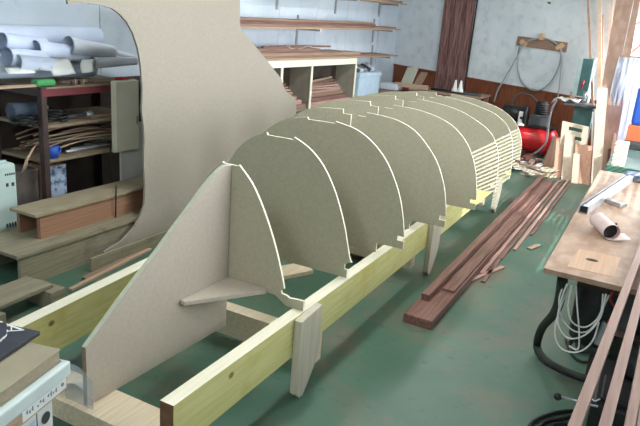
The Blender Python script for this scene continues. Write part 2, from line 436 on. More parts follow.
for i, (c, y) in enumerate(zip(CEN, FY)):
    H = smooth2(HALF[i]); top = H[0][1]; xe = H[-1][0]
    half = []                                   # from the crown down the right side to the bottom
    if i == 0: half += [(0, 1.0), (.04, 1.0)]
    elif i < 3: half += [(0, top-.012), (H[0][0]-.004, top-.012)]
    else: half += [(.024, top-.20), (.024, top-.028), (H[0][0]-.004, top-.028)]
    half += H
    if i == 0: half += [(.301, .468), (.305, .455), (.333, .452), (.345, .444), (.371, .447), (.42, .45), (.42, .402), (.33, .402), (.27, .44)]
    else:
        ze = H[-1][1]-.018 if i == 1 else H[-1][1]
        zo = ze-.073 if i > 1 else .445                      # underside of the overhanging foot
        half += [(xe-.04, ze), (xe-.04, ze-.028), (xe, ze-.028), (xe, zo)]
        xi = (BX0+.012 if i > 1 else BX0+.042)-c; xl = c-(lbx(y)+.016)
        def foot(a): return [(a, zo), (a, .402)] if i < 3 else [(a+.035, zo), (a+.01, zo-.008), (a, zo-.03), (a, .402)]
        tail_r = foot(xi); tail_l = foot(xl)
    if i == 0: tail_r = tail_l = []
    full = half+tail_r+[(-a, z) for a, z in reversed(tail_l)]+[(-a, z) for a, z in reversed(half) if a > 1e-6]
    mb = MB().ext([(c+a, y, z) for a, z in full], (0, .012, 0), side=1)
    o = mb.build('hull_former', [MDF, EDGE])
    tag(o, 'fibreboard hull '+ORD[i], 'hull former', 'hull formers along the frame')
# bow board and its triangular knee
st = thing('bow_board', 'tall triangular fibreboard bow board sloping down toward the viewer', 'bow board', (-1.645, 1.9, .205))
top_ = [at(*q, x=-1.632) for q in ((85, 349), (120, 299.5), (155, 252), (175, 223.5), (190, 202.5), (200, 188), (208, 177.5), (215, 169.5), (221, 164.5))]
prof = [(1.45, .206), (1.45, top_[0].z)]+[(q.y, q.z) for q in top_[1:]]+[(2.276, 1.0), (2.276, .206)]
MB().ext([(-1.655+(y-1.45)*.034, y, z) for y, z in prof], (.02, 0, 0), side=lambda i: 2 if i == 0 else 1).build('board', [MDFP, mat('bow_board_edge', (176, 178, 158), (186, 188, 168), 40), mat('bow_board_end', (124, 100, 84), (136, 112, 96), 40)], st)
MB().ext([(-1.606, 2.276, .442), (-1.616, 1.95, .442), (-1.59, 1.945, .442), (-1.385, 2.255, .442), (-1.385, 2.276, .442)], (0, 0, .018), side=0).build('knee', [MDFP], st)

# ---------------------------------------- large offcut sheet behind the hull
sx0, sx1 = -3.0, -3.09
SN = V((1, 0, (sx0-sx1)/1.7)).normalized(); SP = V((sx0, 0, 0))
edge = [(66, -8), (68, 4), (88, 3), (101, 5), (112, 8.5), (120, 14), (127, 22), (133, 33), (138, 48), (141, 66), (142.7, 90), (142, 112), (143.8, 125), (144.6, 140), (144, 165), (145.5, 185), (144.5, 205),
        (141, 216), (134, 228), (122, 241), (104, 252)]
right = [(150, 262), (330, 240), (300, 150), (296, 104), (295.6, 97.5), (291, 95.5), (286, 91), (283, 85), (281.5, 79), (262, 54), (240, 28), (240, -8)]
pts = [atp(*q, SP, SN) for q in edge]
bot = [V((0, pts[-1].y+.05, .012)), V((0, 5.35, .012)), V((0, 5.35, .8))]
for q in bot: q.x = SP.x-(SN.z/SN.x)*q.z
pts += bot+[atp(*q, SP, SN) for q in right[3:]]
o = MB().ext(pts, -SN*.016).build('fibreboard_sheet', [SHEETM])
tag(o, 'big upright fibreboard sheet with a curved cut-out edge behind the hull', 'board')

# ------------------------------------------------------- left: step boxes
lb = thing('low_bench', 'long low grey wooden bench on the floor, dusty, under the brown box', 'bench', (-3.3, 3.0, 0))
MB().box(-3.49, -3.06, 2.24, 4.6, .19, .212, bev=.002).build('top_board', GREYW, lb)
MB().box(-3.10, -3.075, 2.27, 4.6, 0, .19).build('front_board', GREYW, lb)
MB().box(-3.48, -3.455, 2.27, 4.6, 0, .19).build('back_board', GREYW, lb)
b1 = thing('box_step', 'brown hollow wooden box open at its end, lying on the low grey bench', 'box', (-3.3, 3.0, .212))
BXF = -3.19
yA = at(41, 241, x=BXF).y
zt = at(41, 213, x=BXF).z
BXW = BXF-at(22, 204.5, z=zt).x
MB().box(BXF-BXW, BXF+.015, yA-.04, 4.3, zt-.02, zt, bev=.002).build('top_board', DUSTY, b1)
MB().box(BXF-.03, BXF, yA, 4.3, .212, zt-.02).build('side_board', PLYB, b1)
MB().box(BXF-BXW+.01, BXF-BXW+.035, yA, 4.3, .212, zt-.02).build('side_board', PLYB, b1)
MB().box(BXF-BXW+.04, BXF-.035, yA+.30, yA+.32, .212, zt-.022).build('inner_board', PLYB, b1)
# ---------------------------------------------------------- storage rack
RX = -3.52
RY1 = at(142, 150, x=RX).y
ry = at(40.5, 130, x=RX).y
RY0 = ry+.02
rk = thing('storage_rack', 'dark steel storage rack with dusty wooden shelves against the left wall', 'shelf rack', (-3.75, 3.3, 0))
zT = at(38.7, 88, x=RX).z; zA = at(38.7, 127, x=RX).z; zB = at(40.5, 162, x=RX).z
for (x, y) in ((RX-.02, RY0+.02), (RX-.02, RY1-.02), (-3.98, RY0+.02), (-3.98, RY1-.02), ):
    p = MB()
    sx = 1 if x > -3.7 else -1; sy = -1 if y < 3 else 1
    p.box(min(x+sx*.02, x-sx*.02), max(x+sx*.02, x-sx*.02), y+sy*.02-.002, y+sy*.02+.002, 0, zT)
    p.box(x+sx*.02-.002, x+sx*.02+.002, y-.02, y+.02, 0, zT)
    p.build('upright', RACK, rk)
for nm, z in (('top_shelf', zT), ('upper_shelf', zA), ('middle_shelf', zB)):
    MB().box(-3.995, RX-.005, RY0+.005, RY1-.005, z-.022, z, bev=.002).build(nm, SHELFB, rk)
MB().box(RX-.003, RX+.004, RY0, RY1, zT-.06, zT-.012).build('front_rail', RACKRED, rk)
MB().box(-3.98, RX, RY0-.004, RY0, zT-.06, zT-.012).build('side_rail', RACK, rk)
MB().box(-4.02, -4.005, RY0, RY1+.7, 0.02, zT-.03).build('darkening_panel', mat('dark_backing', (60, 50, 44), (74, 62, 54), 6), rk)  # dark sheet added to darken the gap behind and beyond the rack
# cream panel hanging on the rack's right end
CPX = RX+.055
cp0 = at(116.5, 150, x=CPX); cp1 = at(139.5, 150, x=CPX)
zp0 = at(139, 149, x=CPX).z; zp1 = at(139, 80, x=CPX).z
cb = thing('cream_cabinet', 'cream wooden cabinet mounted at the right end of the storage rack', 'cabinet', (RX+.02, cp0.y, zp0))
MB().box(RX+.008, CPX-.02, cp0.y, cp1.y, zp0, zp1, bev=.003).build('body', CREAM, cb)
MB().box(CPX-.018, CPX, cp0.y+.004, cp1.y-.004, zp0+.004, zp1-.004, bev=.003).build('door', CREAM, cb)
MB().box(CPX, CPX+.006, cp1.y-.03, cp1.y-.018, zp0+.2, zp0+.26, bev=.001).build('hinge', STEEL, cb)
# ------------------------------------------------- things on the storage rack
def ry_(px, py, x): return at(px, py, x=x)
# paper rolls on the rack's top: (left end px), (right end px), x plane, radius, radius at the far end, paper, label
ROLLS = [((-12, 36), (97, 37), -3.92, .075, .075, PAPER, 'longest blue-white paper roll lying at the back of the rack top'),
         ((2, 41), (44, 46), -3.78, .056, .056, PAPER, 'paper roll with open end at the far left, upper layer of the pile'),
         ((35, 49.5), (86, 55), -3.70, .062, .060, PAPER, 'paper roll with round open end, second from left in upper layer'),
         ((68, 45.5), (112, 52), -3.66, .066, .050, PAPERG, 'grey-white paper roll with wide open end at middle of the pile'),
         ((78, 41), (134, 58), -3.80, .018, .026, PAPERG, 'thin dark grey tapering paper roll at the right of the pile'),
         ((7, 57), (44, 60), -3.66, .062, .062, PAPER, 'paper roll with open end at far left, lower layer'),
         ((17, 62), (60, 66), -3.60, .050, .050, PAPER, 'small white paper roll low at the front left of the pile'),
         ((92, 63), (135, 61), -3.62, .045, .032, PAPERG, 'pale grey paper roll lying low at the right front of the pile'),
         ((-10, 66), (90, 66), -3.80, .085, .085, PAPER, 'thick white paper roll at the bottom under the other rolls')]
for (p, q, x, r, r2, mt, lab) in ROLLS:
    a, b_ = at(*p, x=x), at(*q, x=x)
    a.z = max(a.z, zT+r+.004); b_.z = max(b_.z, zT+r2+.004)
    o = MB().roll(a, b_, r, 2.3, .005, r_end=r2).build('paper_roll', mt, normals=False)
    tag(o, lab, 'paper roll', 'paper rolls on the rack top')
# loose sheets
def leaf(P4, lab, mt=PAPERW, bow=.02):
    """a sheet between four corner points, bowed like loose paper"""
    a, b_, c, d = [V(p) for p in P4]
    g = []
    for i in range(9):
        u = i/8; row = []
        for j in range(7):
            v = j/6; p = (a*(1-u)+b_*u)*(1-v)+(d*(1-u)+c*u)*v
            row.append(p+V((bow*math.sin(math.pi*u)+.4*bow*math.sin(2*math.pi*v), 0, bow*math.sin(math.pi*v))))
        g.append(row)
    tag(MB().sheet(g, .002).build('paper_sheet', mt), lab, 'paper', 'loose papers on the rack top')
X_ = lambda px, py, x: at(px, py, x=x)
def fl_(p): p.z = max(p.z, zT+.012); return p
leaf([fl_(X_(38, 61, -3.60)), fl_(X_(66, 58, -3.60)), fl_(X_(76, 73, -3.535)), fl_(X_(54, 76, -3.535))], 'large white sheet sloping over the front of the rack top, middle of the pile')
leaf([fl_(X_(80, 60, -3.60)), fl_(X_(96, 59, -3.60)), fl_(X_(94, 70, -3.54)), fl_(X_(82, 73, -3.54))], 'small white curled sheet right of the large sloping sheet', bow=.035)
leaf([fl_(X_(2, 69, -3.64)), fl_(X_(34, 67, -3.64)), fl_(X_(36, 73, -3.56)), fl_(X_(8, 74, -3.56))], 'pale sheet lying left of the green box on the rack top')
leaf([fl_(X_(30, 63, -3.62)), fl_(X_(44, 61, -3.62)), fl_(X_(52, 71, -3.55)), fl_(X_(40, 70, -3.55))], 'crumpled grey-white sheet above the green box', PAPERG, .03)
c = at(43, 76, x=-3.56)
tag(MB().box(c.x-.035, c.x+.035, c.y-.075, c.y+.075, zT+.004, zT+.05, bev=.015).build('green_box', GREEN), 'small green plastic box at the front of the rack top', 'box')
for k_, (p, q, mt, lab) in enumerate([((-6, 80), (34, 78), BRN2, 'tan board lying on the rack top at far left'), ((92, 72), (133, 66), BRN, 'brown strip of wood on the rack top beside the cream cabinet'),
        ((88, 76), (114, 73), GREYW, 'grey strip of wood at the front right of rack top'), ((60, 79), (86, 77), BRN2, 'short tan strip in the clutter at the front of the rack top')]):
    a, b_ = at(*p, x=-3.56-.03*k_), at(*q, x=-3.56-.03*k_); a.z = b_.z = zT+.012
    plank('wood_strip', lab, 'wood strip', a, b_, .045, .016, mt, 'strips on the rack top')
for k_, px in enumerate((71, 75, 79, 83)):
    c = at(px, 80, x=-3.545); tag(MB().cyl((c.x, c.y, zT+.002), (c.x, c.y, zT+.03+.01*(k_ % 2)), .008, n=8, rim=.002).build('small_bottle', (BLACK, BRN)[k_ % 2]), 'tiny dark pot among the clutter at the rack front', 'pot', 'tiny pots on the rack top')
c = at(119, 79, x=RX+.03)
tag(MB().cyl((RX+.015, c.y-.02, zp1+.012), (RX+.04, c.y+.08, zp1+.012), .009, n=10).build('screwdriver', TANK), 'small red-handled tool lying on top of the cream cabinet', 'tool')
# upper shelf: a power tool, a coil of black cable, a torch
pt = at(26, 117, x=-3.68)
t = thing('power_drill', 'dark blue-grey power tool lying on the upper rack shelf at left', 'power tool', (pt.x, pt.y, zA))
MB().cyl((pt.x, pt.y-.12, zA+.09), (pt.x, pt.y+.1, zA+.09), .055, .045, n=20, rim=.012).build('motor', mat('dull_blue', (52, 64, 78), (60, 72, 88), 10), t)
MB().cyl((pt.x, pt.y+.1, zA+.09), (pt.x, pt.y+.17, zA+.09), .025, .018, n=16).build('chuck', STEEL, t)
MB().beam((pt.x, pt.y-.07, zA+.07), (pt.x+.12, pt.y-.10, zA+.02), .045, .04, bev=.01).build('handle', BLACK, t)
MB().box(pt.x-.04, pt.x+.04, pt.y-.1, pt.y+.02, zA, zA+.05, bev=.008).build('base', BLACK, t)
def coil(c, R, r, n, hgt=.0, jit=.02, flat=1.):
    P = []
    for k in range(n*14+1):
        a = 2*math.pi*k/14; rr = R+jit*math.sin(k*1.7)
        P.append((c[0]+rr*math.cos(a)*flat, c[1]+rr*math.sin(a), c[2]+r+hgt*k/(n*14)+abs(jit*.3*math.sin(k*.9))))
    return P
pt = at(52, 117, x=-3.66)
tag(MB().tube(coil((pt.x, pt.y, zA), .085, .009, 4, .07), .009, smooth=2).build('cable_coil', BLACK), 'tangled coil of black cable in the middle of the upper rack shelf', 'cable')
tag(MB().tube(coil((pt.x+.03, pt.y-.24, zA), .07, .008, 3, .05), .008, smooth=2).build('cable_coil', BLACK), 'coil of black cable heaped beside the rack post on upper shelf', 'cable')
pt = at(80, 113, x=-3.62)
t = thing('torch', 'grey torch lying on the right half of the upper rack shelf', 'torch', (pt.x, pt.y, zA))
MB().cyl((pt.x, pt.y-.13, zA+.022), (pt.x, pt.y+.05, zA+.022), .016, n=16, rim=.003).build('body', DKGREY, t)
MB().cyl((pt.x, pt.y+.05, zA+.024), (pt.x, pt.y+.1, zA+.024), .022, .03, n=16, rim=.003).build('head', STEEL, t)
pt = at(97, 113, x=-3.62)
plank('wood_strip', 'short pale stick right of the torch on the upper shelf', 'wood strip', (pt.x, pt.y-.08, zA+.009), (pt.x+.03, pt.y+.12, zA+.009), .02, .016, BRN2)
plank('wood_strip', 'dark thin stick hanging over the upper shelf edge', 'wood strip', (pt.x-.1, pt.y-.3, zA+.008), (pt.x+.07, pt.y-.12, zA+.008), .018, .014, REDD)
# middle shelf: bent strips, blue cup, tubes
for k_ in range(18):
    x = -3.93+.0205*k_; z = zB+.012+.026*(k_ % 5)+.002*k_
    ya, yb_ = RY0+.05+.06*random.random(), RY0+.95-.35*random.random()
    P = [(x+.03*math.sin(u*3+k_), ya+(yb_-ya)*u, z+.05*math.sin(u*math.pi)*(.5+.5*math.sin(k_*2.1))) for u in [j/8 for j in range(9)]]
    g = [[V(p)+V((0, 0, 0)) for p in P], [V(p)+V((.034, 0, .012)) for p in P]]
    tag(MB().sheet(g, .009).build('bent_strip', (BRN2, BRN, GREYW)[k_ % 3]), 'thin bent wood strip in the bundle on the middle rack shelf', 'wood strip', 'bent strips on the middle shelf')
P = [at(*q, x=xx) for q, xx in (((48, 138), RX-.14), ((40, 142), RX-.10), ((32, 149), RX-.06), ((25, 160), RX-.05), ((21.5, 172), RX-.05))]
tag(MB().sheet([[V(p) for p in P], [V(p)+V((.0, .03, .012)) for p in P]], .006).build('bent_strip', BRN2), 'bent wood strip hanging down past the rack post at left', 'wood strip')
pt = at(52, 152, x=RX-.05)
t = thing('blue_mug', 'bright blue plastic mug beside the rack post on middle shelf', 'mug', (pt.x, pt.y, zB))
MB().lathe((pt.x, pt.y, zB), (0, 0, 1), [(0, 0), (.04, 0), (.046, .085), (.043, .085), (.038, .006), (0, .006)], 24).build('cup', BLUE, t)
MB().tube([(pt.x+.0, pt.y+.044, zB+.07), (pt.x, pt.y+.07, zB+.06), (pt.x, pt.y+.068, zB+.03), (pt.x, pt.y+.042, zB+.02)], .006).build('handle', BLUE, t)
for k_, (pa, pb_) in enumerate((((66, 152), (108, 147)), ((70, 149), (104, 143)), ((84, 149), (112, 144)))):
    a, b_ = at(*pa, x=RX-.08-.05*k_), at(*pb_, x=RX-.08-.05*k_)
    tag(MB().cyl((a.x, a.y, zB+.016), (b_.x, b_.y, zB+.016), .013, n=14, rim=.002).build('metal_tube', STEEL), ('front', 'middle', 'rear')[k_]+' one of three grey metal tubes on the middle shelf', 'tube', 'metal tubes on the middle shelf')
# below the shelf: printed carton, pale canister
c0, c1 = at(46, 195, x=-3.62), at(67, 190, x=-3.62)
zc = at(56, 165, x=-3.62).z
t = thing('printed_carton', 'carton with a blue landscape picture standing under the middle rack shelf', 'carton', (-3.7, (c0.y+c1.y)/2, 0))
MB().box(-3.80, -3.62, c0.y, c1.y, 0, min(zc, zB-.03), bev=.003).build('box', BRN, t)
MB().box(-3.619, -3.616, c0.y+.005, c1.y-.005, .25, min(zc, zB-.03)-.005).build('picture', PICT, t)
tag(MB().box(-3.86, -3.66, c0.y-.21, c0.y-.02, 0, .52, bev=.01).build('dark_crate', mat('crate_dull', (84, 76, 72), (104, 94, 90), 14)), 'dull crate between the pale canister and printed carton under the rack', 'crate')
cr = at(18.5, 200, x=-3.53); zt_ = at(8, 164, x=-3.53).z
t = thing('canister', 'pale blue-green plastic canister standing at the far left beside the rack', 'canister', (-3.62, cr.y-.12, 0))
MB().box(-3.76, -3.53, cr.y-.30, cr.y, 0, zt_, bev=.02).build('body', CANW, t)
for k_ in range(3): MB().beam((-3.73+.07*k_, cr.y-.27, zt_+.006), (-3.73+.07*k_, cr.y-.03, zt_+.006), .02, .014, bev=.004).build('rib', CANW, t)
MB().cyl((-3.70, cr.y-.25, zt_), (-3.70, cr.y-.25, zt_+.04), .03, n=20, rim=.004).build('cap', WHITE, t)
mb = MB()
def mark(mb, px, py, wpx, hpx, x):
    a, b_ = at(px, py, x=x), at(px+wpx, py+hpx, x=x)
    mb.box(x-.001, x+.0015, min(a.y, b_.y), max(a.y, b_.y), min(a.z, b_.z), max(a.z, b_.z))
for i_ in range(5): mark(mb, 5+2.1*i_, 174-.35*i_, 1.3, 1.8, -3.5285)
mark(mb, 6, 183.5, 2.6, 3, -3.5285); mark(mb, 11.5, 182.6, 2.8, 3, -3.5285)
for i_ in range(4): mark(mb, 6.5+2.7*i_, 224-.8*i_, 1.8, 3.4, -3.5285)
cc = at(10, 238, x=-3.5285)
mb.tube([(-3.5275, cc.y+.05*math.cos(a), cc.z+.05*math.sin(a)) for a in [math.pi*k/10 for k in range(11)]], .003, n=6)
mb.build('printing', INK, t)
# hanging cable from the cabinet
P = [at(*q, x=xx) for q, xx in (((111, 146), RX+.05), ((109.5, 160), RX+.05), ((111, 176), RX+.04), ((114, 184), RX+.06), ((116, 190), -3.30), ((116, 196), BXF+.03), ((115.5, 222), BXF+.008))]
P[4].z = P[5].z = zt+.006
tag(MB().tube(P, .005).build('cable', BLACK), 'thin black cable hanging past the cream cabinet and over the brown box', 'cable')
a, b_ = at(121, 176, x=-3.5), at(143, 150, x=-3.5)
tag(MB().box(-3.515, -3.497, a.y, b_.y, 0, .78, bev=.003).build('grey_board', PAPERW), 'pale grey board standing under the cream cabinet behind the brown box', 'board')

# ---------------------------------------------- floor at left: planks, pallet
a, b_ = at(90.5, 268, z=0), at(163, 238, z=0)
xk = -2.955
a.x = b_.x = xk
plank('edge_plank', 'weathered plank standing on edge at the foot of the big fibreboard sheet', 'plank', (xk, at(90, 262, x=xk).y, .045), (xk, at(172, 232, x=xk).y, .045), .02, .09, GREYW)
for k_, (p, q, w_, mt, lab) in enumerate([((70, 290), (150, 249), .03, BRN2, 'thin tan strip on the floor beside the left beam, nearest the pallet'), ((84, 279), (160, 242), .035, BRN, 'brown strip on the floor between left beam and edge plank'), ((112, 262), (165, 238), .05, GREYW, 'grey strip on the floor just under the edge plank')]):
    a, b_ = at(*p, z=.01), at(*q, z=.01)
    plank('floor_strip', lab, 'wood strip', (a.x, a.y, .01), (b_.x, b_.y, .01), w_, .018, mt, 'strips on the floor by the left beam')
zq = .12
A_, B_, C_ = at(28, 275, z=zq), at(53, 284, z=zq), at(0, 306, z=zq)
u_ = (C_-B_).normalized(); wv = (A_-B_); wv -= u_*wv.dot(u_); mid = B_+wv/2
plank('short_plank', 'short grey plank bridging two blocks on the floor at lower left', 'plank', V((mid.x, mid.y, zq-.011)), V((mid.x, mid.y, zq-.011))+u_*.75, wv.length, .02, GREYW)
for lab, d_ in (('tan wooden block under the right end of the short plank', .01), ('tan wooden block under the short plank at the left frame edge', .40)):
    c = mid+u_*d_
    tag(MB().beam(V((c.x, c.y, .049))-wv*.75-u_*0, V((c.x, c.y, .049))+wv*.30, .10, .097, bev=.003).build('wood_block', GREYW), lab, 'block', 'blocks under the short plank')

# ------------------------------------------------- lower left: books on a carton
def stack_box(name, corner, zt_, ua, va, h, mt, **kw): pass
P0 = at(40, 331, z=.70); Pu = at(0, 357, z=.70)
U_ = (Pu-P0).normalized(); W_ = V((-U_.y, U_.x, 0))
if W_.dot(at(0, 315, z=.70)-P0) < 0: W_ = -W_
def slab(corner, zt_, lu, lw, h, mi=0, bev=.002):
    c = V((corner.x, corner.y, zt_-h/2))+W_*lw/2
    return MB().beam(c, c+U_*lu, lw, h, bev=bev)
nb = thing('notebook', 'dark navy notebook with white lettering on top of the book stack', 'notebook', (P0.x, P0.y, .685))
slab(P0, .70, .30, .21, .014).build('cover', NAVY, nb)
def glyph(strokes, o, ux, uy, s_, th, z):
    mb = MB()
    for st_ in strokes:
        for (xa, ya), (xb, yb2) in zip(st_[:-1], st_[1:]):
            mb.beam(o+ux*xa*s_+uy*ya*s_+V((0, 0, z)), o+ux*xb*s_+uy*yb2*s_+V((0, 0, z)), th, .0012)
    return mb
def pz(px, py, z=.7012): return at(px, py, z=z)
mb = MB()
def stroke(pts, th, z=.7008):
    for p, q in zip(pts[:-1], pts[1:]): mb.beam(pz(*p, z), pz(*q, z), th, .001)
stroke([(7.6, 331), (23.5, 330.2)], .004); stroke([(7.8, 324.6), (23.5, 330.2)], .007); stroke([(11.4, 326.2), (11.4, 330.8)], .004)
stroke([(7.2, 323.6), (7.9, 326.2)], .004); stroke([(7.4, 329.8), (7.4, 332)], .004)
for k_ in range(6):
    x0, y0 = .4+1.15*k_, 341.5-1.0*k_
    stroke([(x0, y0), (x0+.5, y0-2.2)], .0022)
    stroke([(x0, y0-1.1*(k_ % 3)), (x0+1.0, y0-.3-1.1*(k_ % 3))], .0022)
stroke([(0, 321.3), (2.2, 322.2)], .006)
mb.build('lettering', WHITE, nb)
Q0 = at(61, 349, z=.684)
bd = thing('binder', 'grey-brown binder lying directly under the dark notebook', 'binder', (Q0.x, Q0.y, .645))
slab(Q0, .684, .33, .27, .004).build('cover', BIND, bd); slab(Q0, .648, .33, .27, .004).build('cover', BIND, bd)
slab(Q0+U_*.004+W_*.004, .680, .322, .262, .032, bev=0).build('pages', mat('binder_pages', (150, 138, 116), (160, 148, 126), 60), bd)
Q1 = at(71, 361, z=.642)
bd = thing('binder', 'pale blue-white binder in the middle of the book stack', 'binder', (Q1.x, Q1.y, .595))
slab(Q1, .643, .34, .28, .045, bev=.006).build('cover', BINW, bd)
Q2 = at(66.5, 374, z=.596)
bx = thing('label_box', 'tan document box with a white printed label at the bottom of the stack', 'box', (Q2.x, Q2.y, .545))
slab(Q2, .597, .34, .26, .05).build('body', BRN2, bx)
e0 = V((Q2.x, Q2.y, 0))-W_*.0005
mb = MB(); mb.beam(e0+U_*.005+V((0, 0, .572)), e0+U_*.19+V((0, 0, .572)), .0012, .036); mb.build('label', PAPERW, bx)
mb = MB()
def ink(u0, z0, u1, z1, th=.0028): mb.beam(e0-W_*.001+U_*u0+V((0, 0, z0)), e0-W_*.001+U_*u1+V((0, 0, z1)), .0014, th, up=U_ if abs(u1-u0) < 1e-6 else (0, 0, 1))
mb.lathe(e0-W_*.0005+U_*.022+V((0, 0, .574)), -W_, [(0, 0), (.006, 0), (.006, .0012), (0, .0012)], 16)
for k_, zz_ in enumerate(((.566, .58), (.568, .574), (.565, .583), (.57, .579), None, (.566, .578), (.572, .58), (.566, .571), None, (.567, .581), (.566, .576), (.57, .582))):
    if zz_: ink(.05+.011*k_, zz_[0], .05+.011*k_, zz_[1]); ink(.05+.011*k_, (zz_[0]+zz_[1])/2, .055+.011*k_, (zz_[0]+zz_[1])/2)
mb.build('printing', mat('faded_ink', (118, 124, 134), rough=.8), bx)
Q3 = at(52, 399, z=.546)
ct = thing('carton', 'white carton with printed pictures under the stack of binders', 'carton', (Q3.x, Q3.y, 0))
c = V((Q3.x, Q3.y, .273))+W_*.125
MB().beam(c, c+U_*.33, .25, .545, bev=.003).build('box', mat('carton_white', (200, 204, 202), (212, 214, 212), 8), ct)
e0 = V((Q3.x, Q3.y, 0))-W_*.0008
MB().beam(e0+U_*.075+V((0, 0, .44)), e0+U_*.30+V((0, 0, .44)), .0014, .17).build('picture', PICT, ct)
e1 = e0+U_*.032+V((0, 0, .505))
MB().lathe(e1-W_*.001, -W_, [(0, 0), (.018, 0), (.018, .0008), (0, .0008)], 24).build('emblem', DKGREY, ct)
MB().beam(e0+U_*.066+V((0, 0, .43)), e0+U_*.068+V((0, 0, .43)), .0014, .22).build('printed_line', INK, ct)
c = at(72, 393, z=.208)
g = [[(c.x-.05+.022*i, c.y-.03+.02*j+.01*i, .208+.05*math.sin(i/5*math.pi)*(1-j/6)) for j in range(5)] for i in range(6)]
tag(MB().sheet(g, .0015).build('plastic_sleeve', PAPERW), 'curled white paper lying on the near crosspiece beside the stack', 'paper')

CLEAR = bpy.data.materials.new('clear_sleeve'); CLEAR.use_nodes = True
g_ = CLEAR.node_tree; g_.nodes.clear()
o_ = g_.nodes.new('ShaderNodeOutputMaterial'); t1 = g_.nodes.new('ShaderNodeBsdfTransparent'); t2 = g_.nodes.new('ShaderNodeBsdfDiffuse'); mx = g_.nodes.new('ShaderNodeMixShader')
t2.inputs['Color'].default_value = rgb((200, 208, 210)); mx.inputs[0].default_value = .3
g_.links.new(t1.outputs[0], mx.inputs[1]); g_.links.new(t2.outputs[0], mx.inputs[2]); g_.links.new(mx.outputs[0], o_.inputs['Surface'])
tl_, tr_, br_, bl_ = at(62, 366, y=1.44), at(92, 382, y=1.443), at(93, 394, y=1.443), at(66, 398, y=1.44)
g = []
for i in range(9):
    u = i/8; a, b_ = tl_*(1-u)+tr_*u, bl_*(1-u)+br_*u
    a = a+V((0, 0, .035*math.sin(math.pi*u))); b_.z = .208
    g.append([a*(1-j/5)+b_*(j/5) for j in range(6)])
tag(MB().sheet(g, .001).build('clear_sleeve', CLEAR), 'clear plastic sleeve standing on the crosspiece against the end of the bow board', 'plastic sleeve')
# -------------------------------------- red planks and strips on the floor
a, b_ = at(262, 276, z=.02), at(307, 267.5, z=.02)
plank('floor_plank', 'pale plank lying on the floor under the hull, seen behind the first former', 'plank', (a.x, a.y, .016), (b_.x, b_.y, .016), .16, .03, PALE)
c = at(357, 257, z=.0)
tag(MB().box(c.x-.06, c.x+.06, c.y-.03, c.y+.03, 0, .055, bev=.015).build('brown_block', RED), 'reddish brown block on the floor under the second and third formers', 'block')
plank('thick_plank', 'thick dark red-brown plank on the green floor right of the hull', 'plank', (-.955, 3.25, .0275), (-.945, 7.6, .0275), .175, .055, RED, bev=.004)
plank('narrow_plank', 'narrow reddish plank lying along the left edge of the thick plank', 'plank', (-1.00, 3.5, .076), (-1.0, 7.75, .076), .05, .042, RED, bev=.003)
plank('thin_plank', 'flat reddish plank on top of the thick plank, right of the narrow one', 'plank', (-.92, 3.72, .064), (-.90, 7.7, .064), .08, .016, RED, bev=.002)
SG = 'long strips lying beside the red planks'
LST = [(-.845, 4.3, -.835, 8.0, .030, REDL, 'long pinkish strip on the floor touching the thick red plank'), (-.80, 4.7, -.79, 8.05, .024, RED, 'second strip out from the thick red plank, reddish brown'),
       (-.755, 5.0, -.745, 8.1, .026, REDL, 'third strip out from the thick red plank, pale pinkish'), (-.715, 5.5, -.70, 8.0, .020, RED, 'outermost thin long strip right of the red planks')]
for (xa, ya, xb, yb_, w_, mt, lab) in LST:
    plank('floor_strip', lab, 'wood strip', (xa, ya, .008), (xb, yb_, .008), w_, .015, mt, SG)
for (p, q, w_, mt, lab) in [((470, 280.5), (503, 267), .035, REDL, 'pale short offcut crossing the end of strips beside red planks'), ((483, 282), (508, 247), .03, RED, 'short red-brown offcut pointing along the red planks'),
        ((487, 255), (503, 240), .03, RED, 'small reddish offcut touching the thick red plank midway'), ((529, 249), (539, 245), .04, BRN2, 'tiny tan offcut alone on the floor near the bench'),
        ((552, 207), (560, 197), .02, REDL, 'small pink sliver on the floor right of the long strips')]:
    a, b_ = at(*p, z=.006), at(*q, z=.006)
    if (a-b_).length < .05: b_ = a+V((.08, .05, 0))
    plank('offcut', lab, 'offcut', (a.x, a.y, .007), (b_.x, b_.y, .007), w_, .012, mt)

# ------------------------------------------------------------ right: bench
ZB = .80
bn = thing('workbench', 'worn wooden workbench top at the right with tools and battens on it', 'workbench', (.15, 3.4, 0))
BY0, BY1, BXL, BXR = 2.45, 4.75, -.25, .62
MB().ext([(BXL+.00, BY0, ZB-.02), (BXR, BY0-.02, ZB-.02), (BXR, BY1, ZB-.02), (BXL+.005, BY1, ZB-.02)], (0, 0, .02), cap2=0).build('top', BENCH, bn)
MB().ext([at(567, 266.8, z=ZB), at(613, 277, z=ZB), at(621, 258, z=ZB), at(579, 249, z=ZB)], (0, 0, .0012)).build('patch', PATCH, bn, )
mb = MB(); h = at(592, 260, z=ZB+.0015); mb.lathe((h.x, h.y, ZB+.0012), (0, 0, 1), [(0, 0), (.016, 0), (.016, .0008), (0, .0008)], 20)
for v in mb.bm.verts: v.co.x = h.x+(v.co.x-h.x)*1.5
mb.build('hole_disc', BLACK, bn)  # flat black disc painted as the dark inside of a hole
for (x, y) in ((.54, BY0+.12), (.0, BY0+.82), (-.13, BY1-.1), (.55, BY1-.1)): MB().box(x-.035, x+.035, y-.035, y+.035, 0, ZB-.02, bev=.003).build('leg', mat('dark_leg', (64, 52, 46), (78, 64, 56), 6), bn)
MB().box(-.13, .58, BY0+.16, BY0+.19, ZB-.10, ZB-.021).build('apron', MATS['dark_leg'], bn)
MB().box(-.12, .58, BY0+.88, BY1-.05, .2, .225).build('lower_shelf', MATS['dark_leg'], bn)
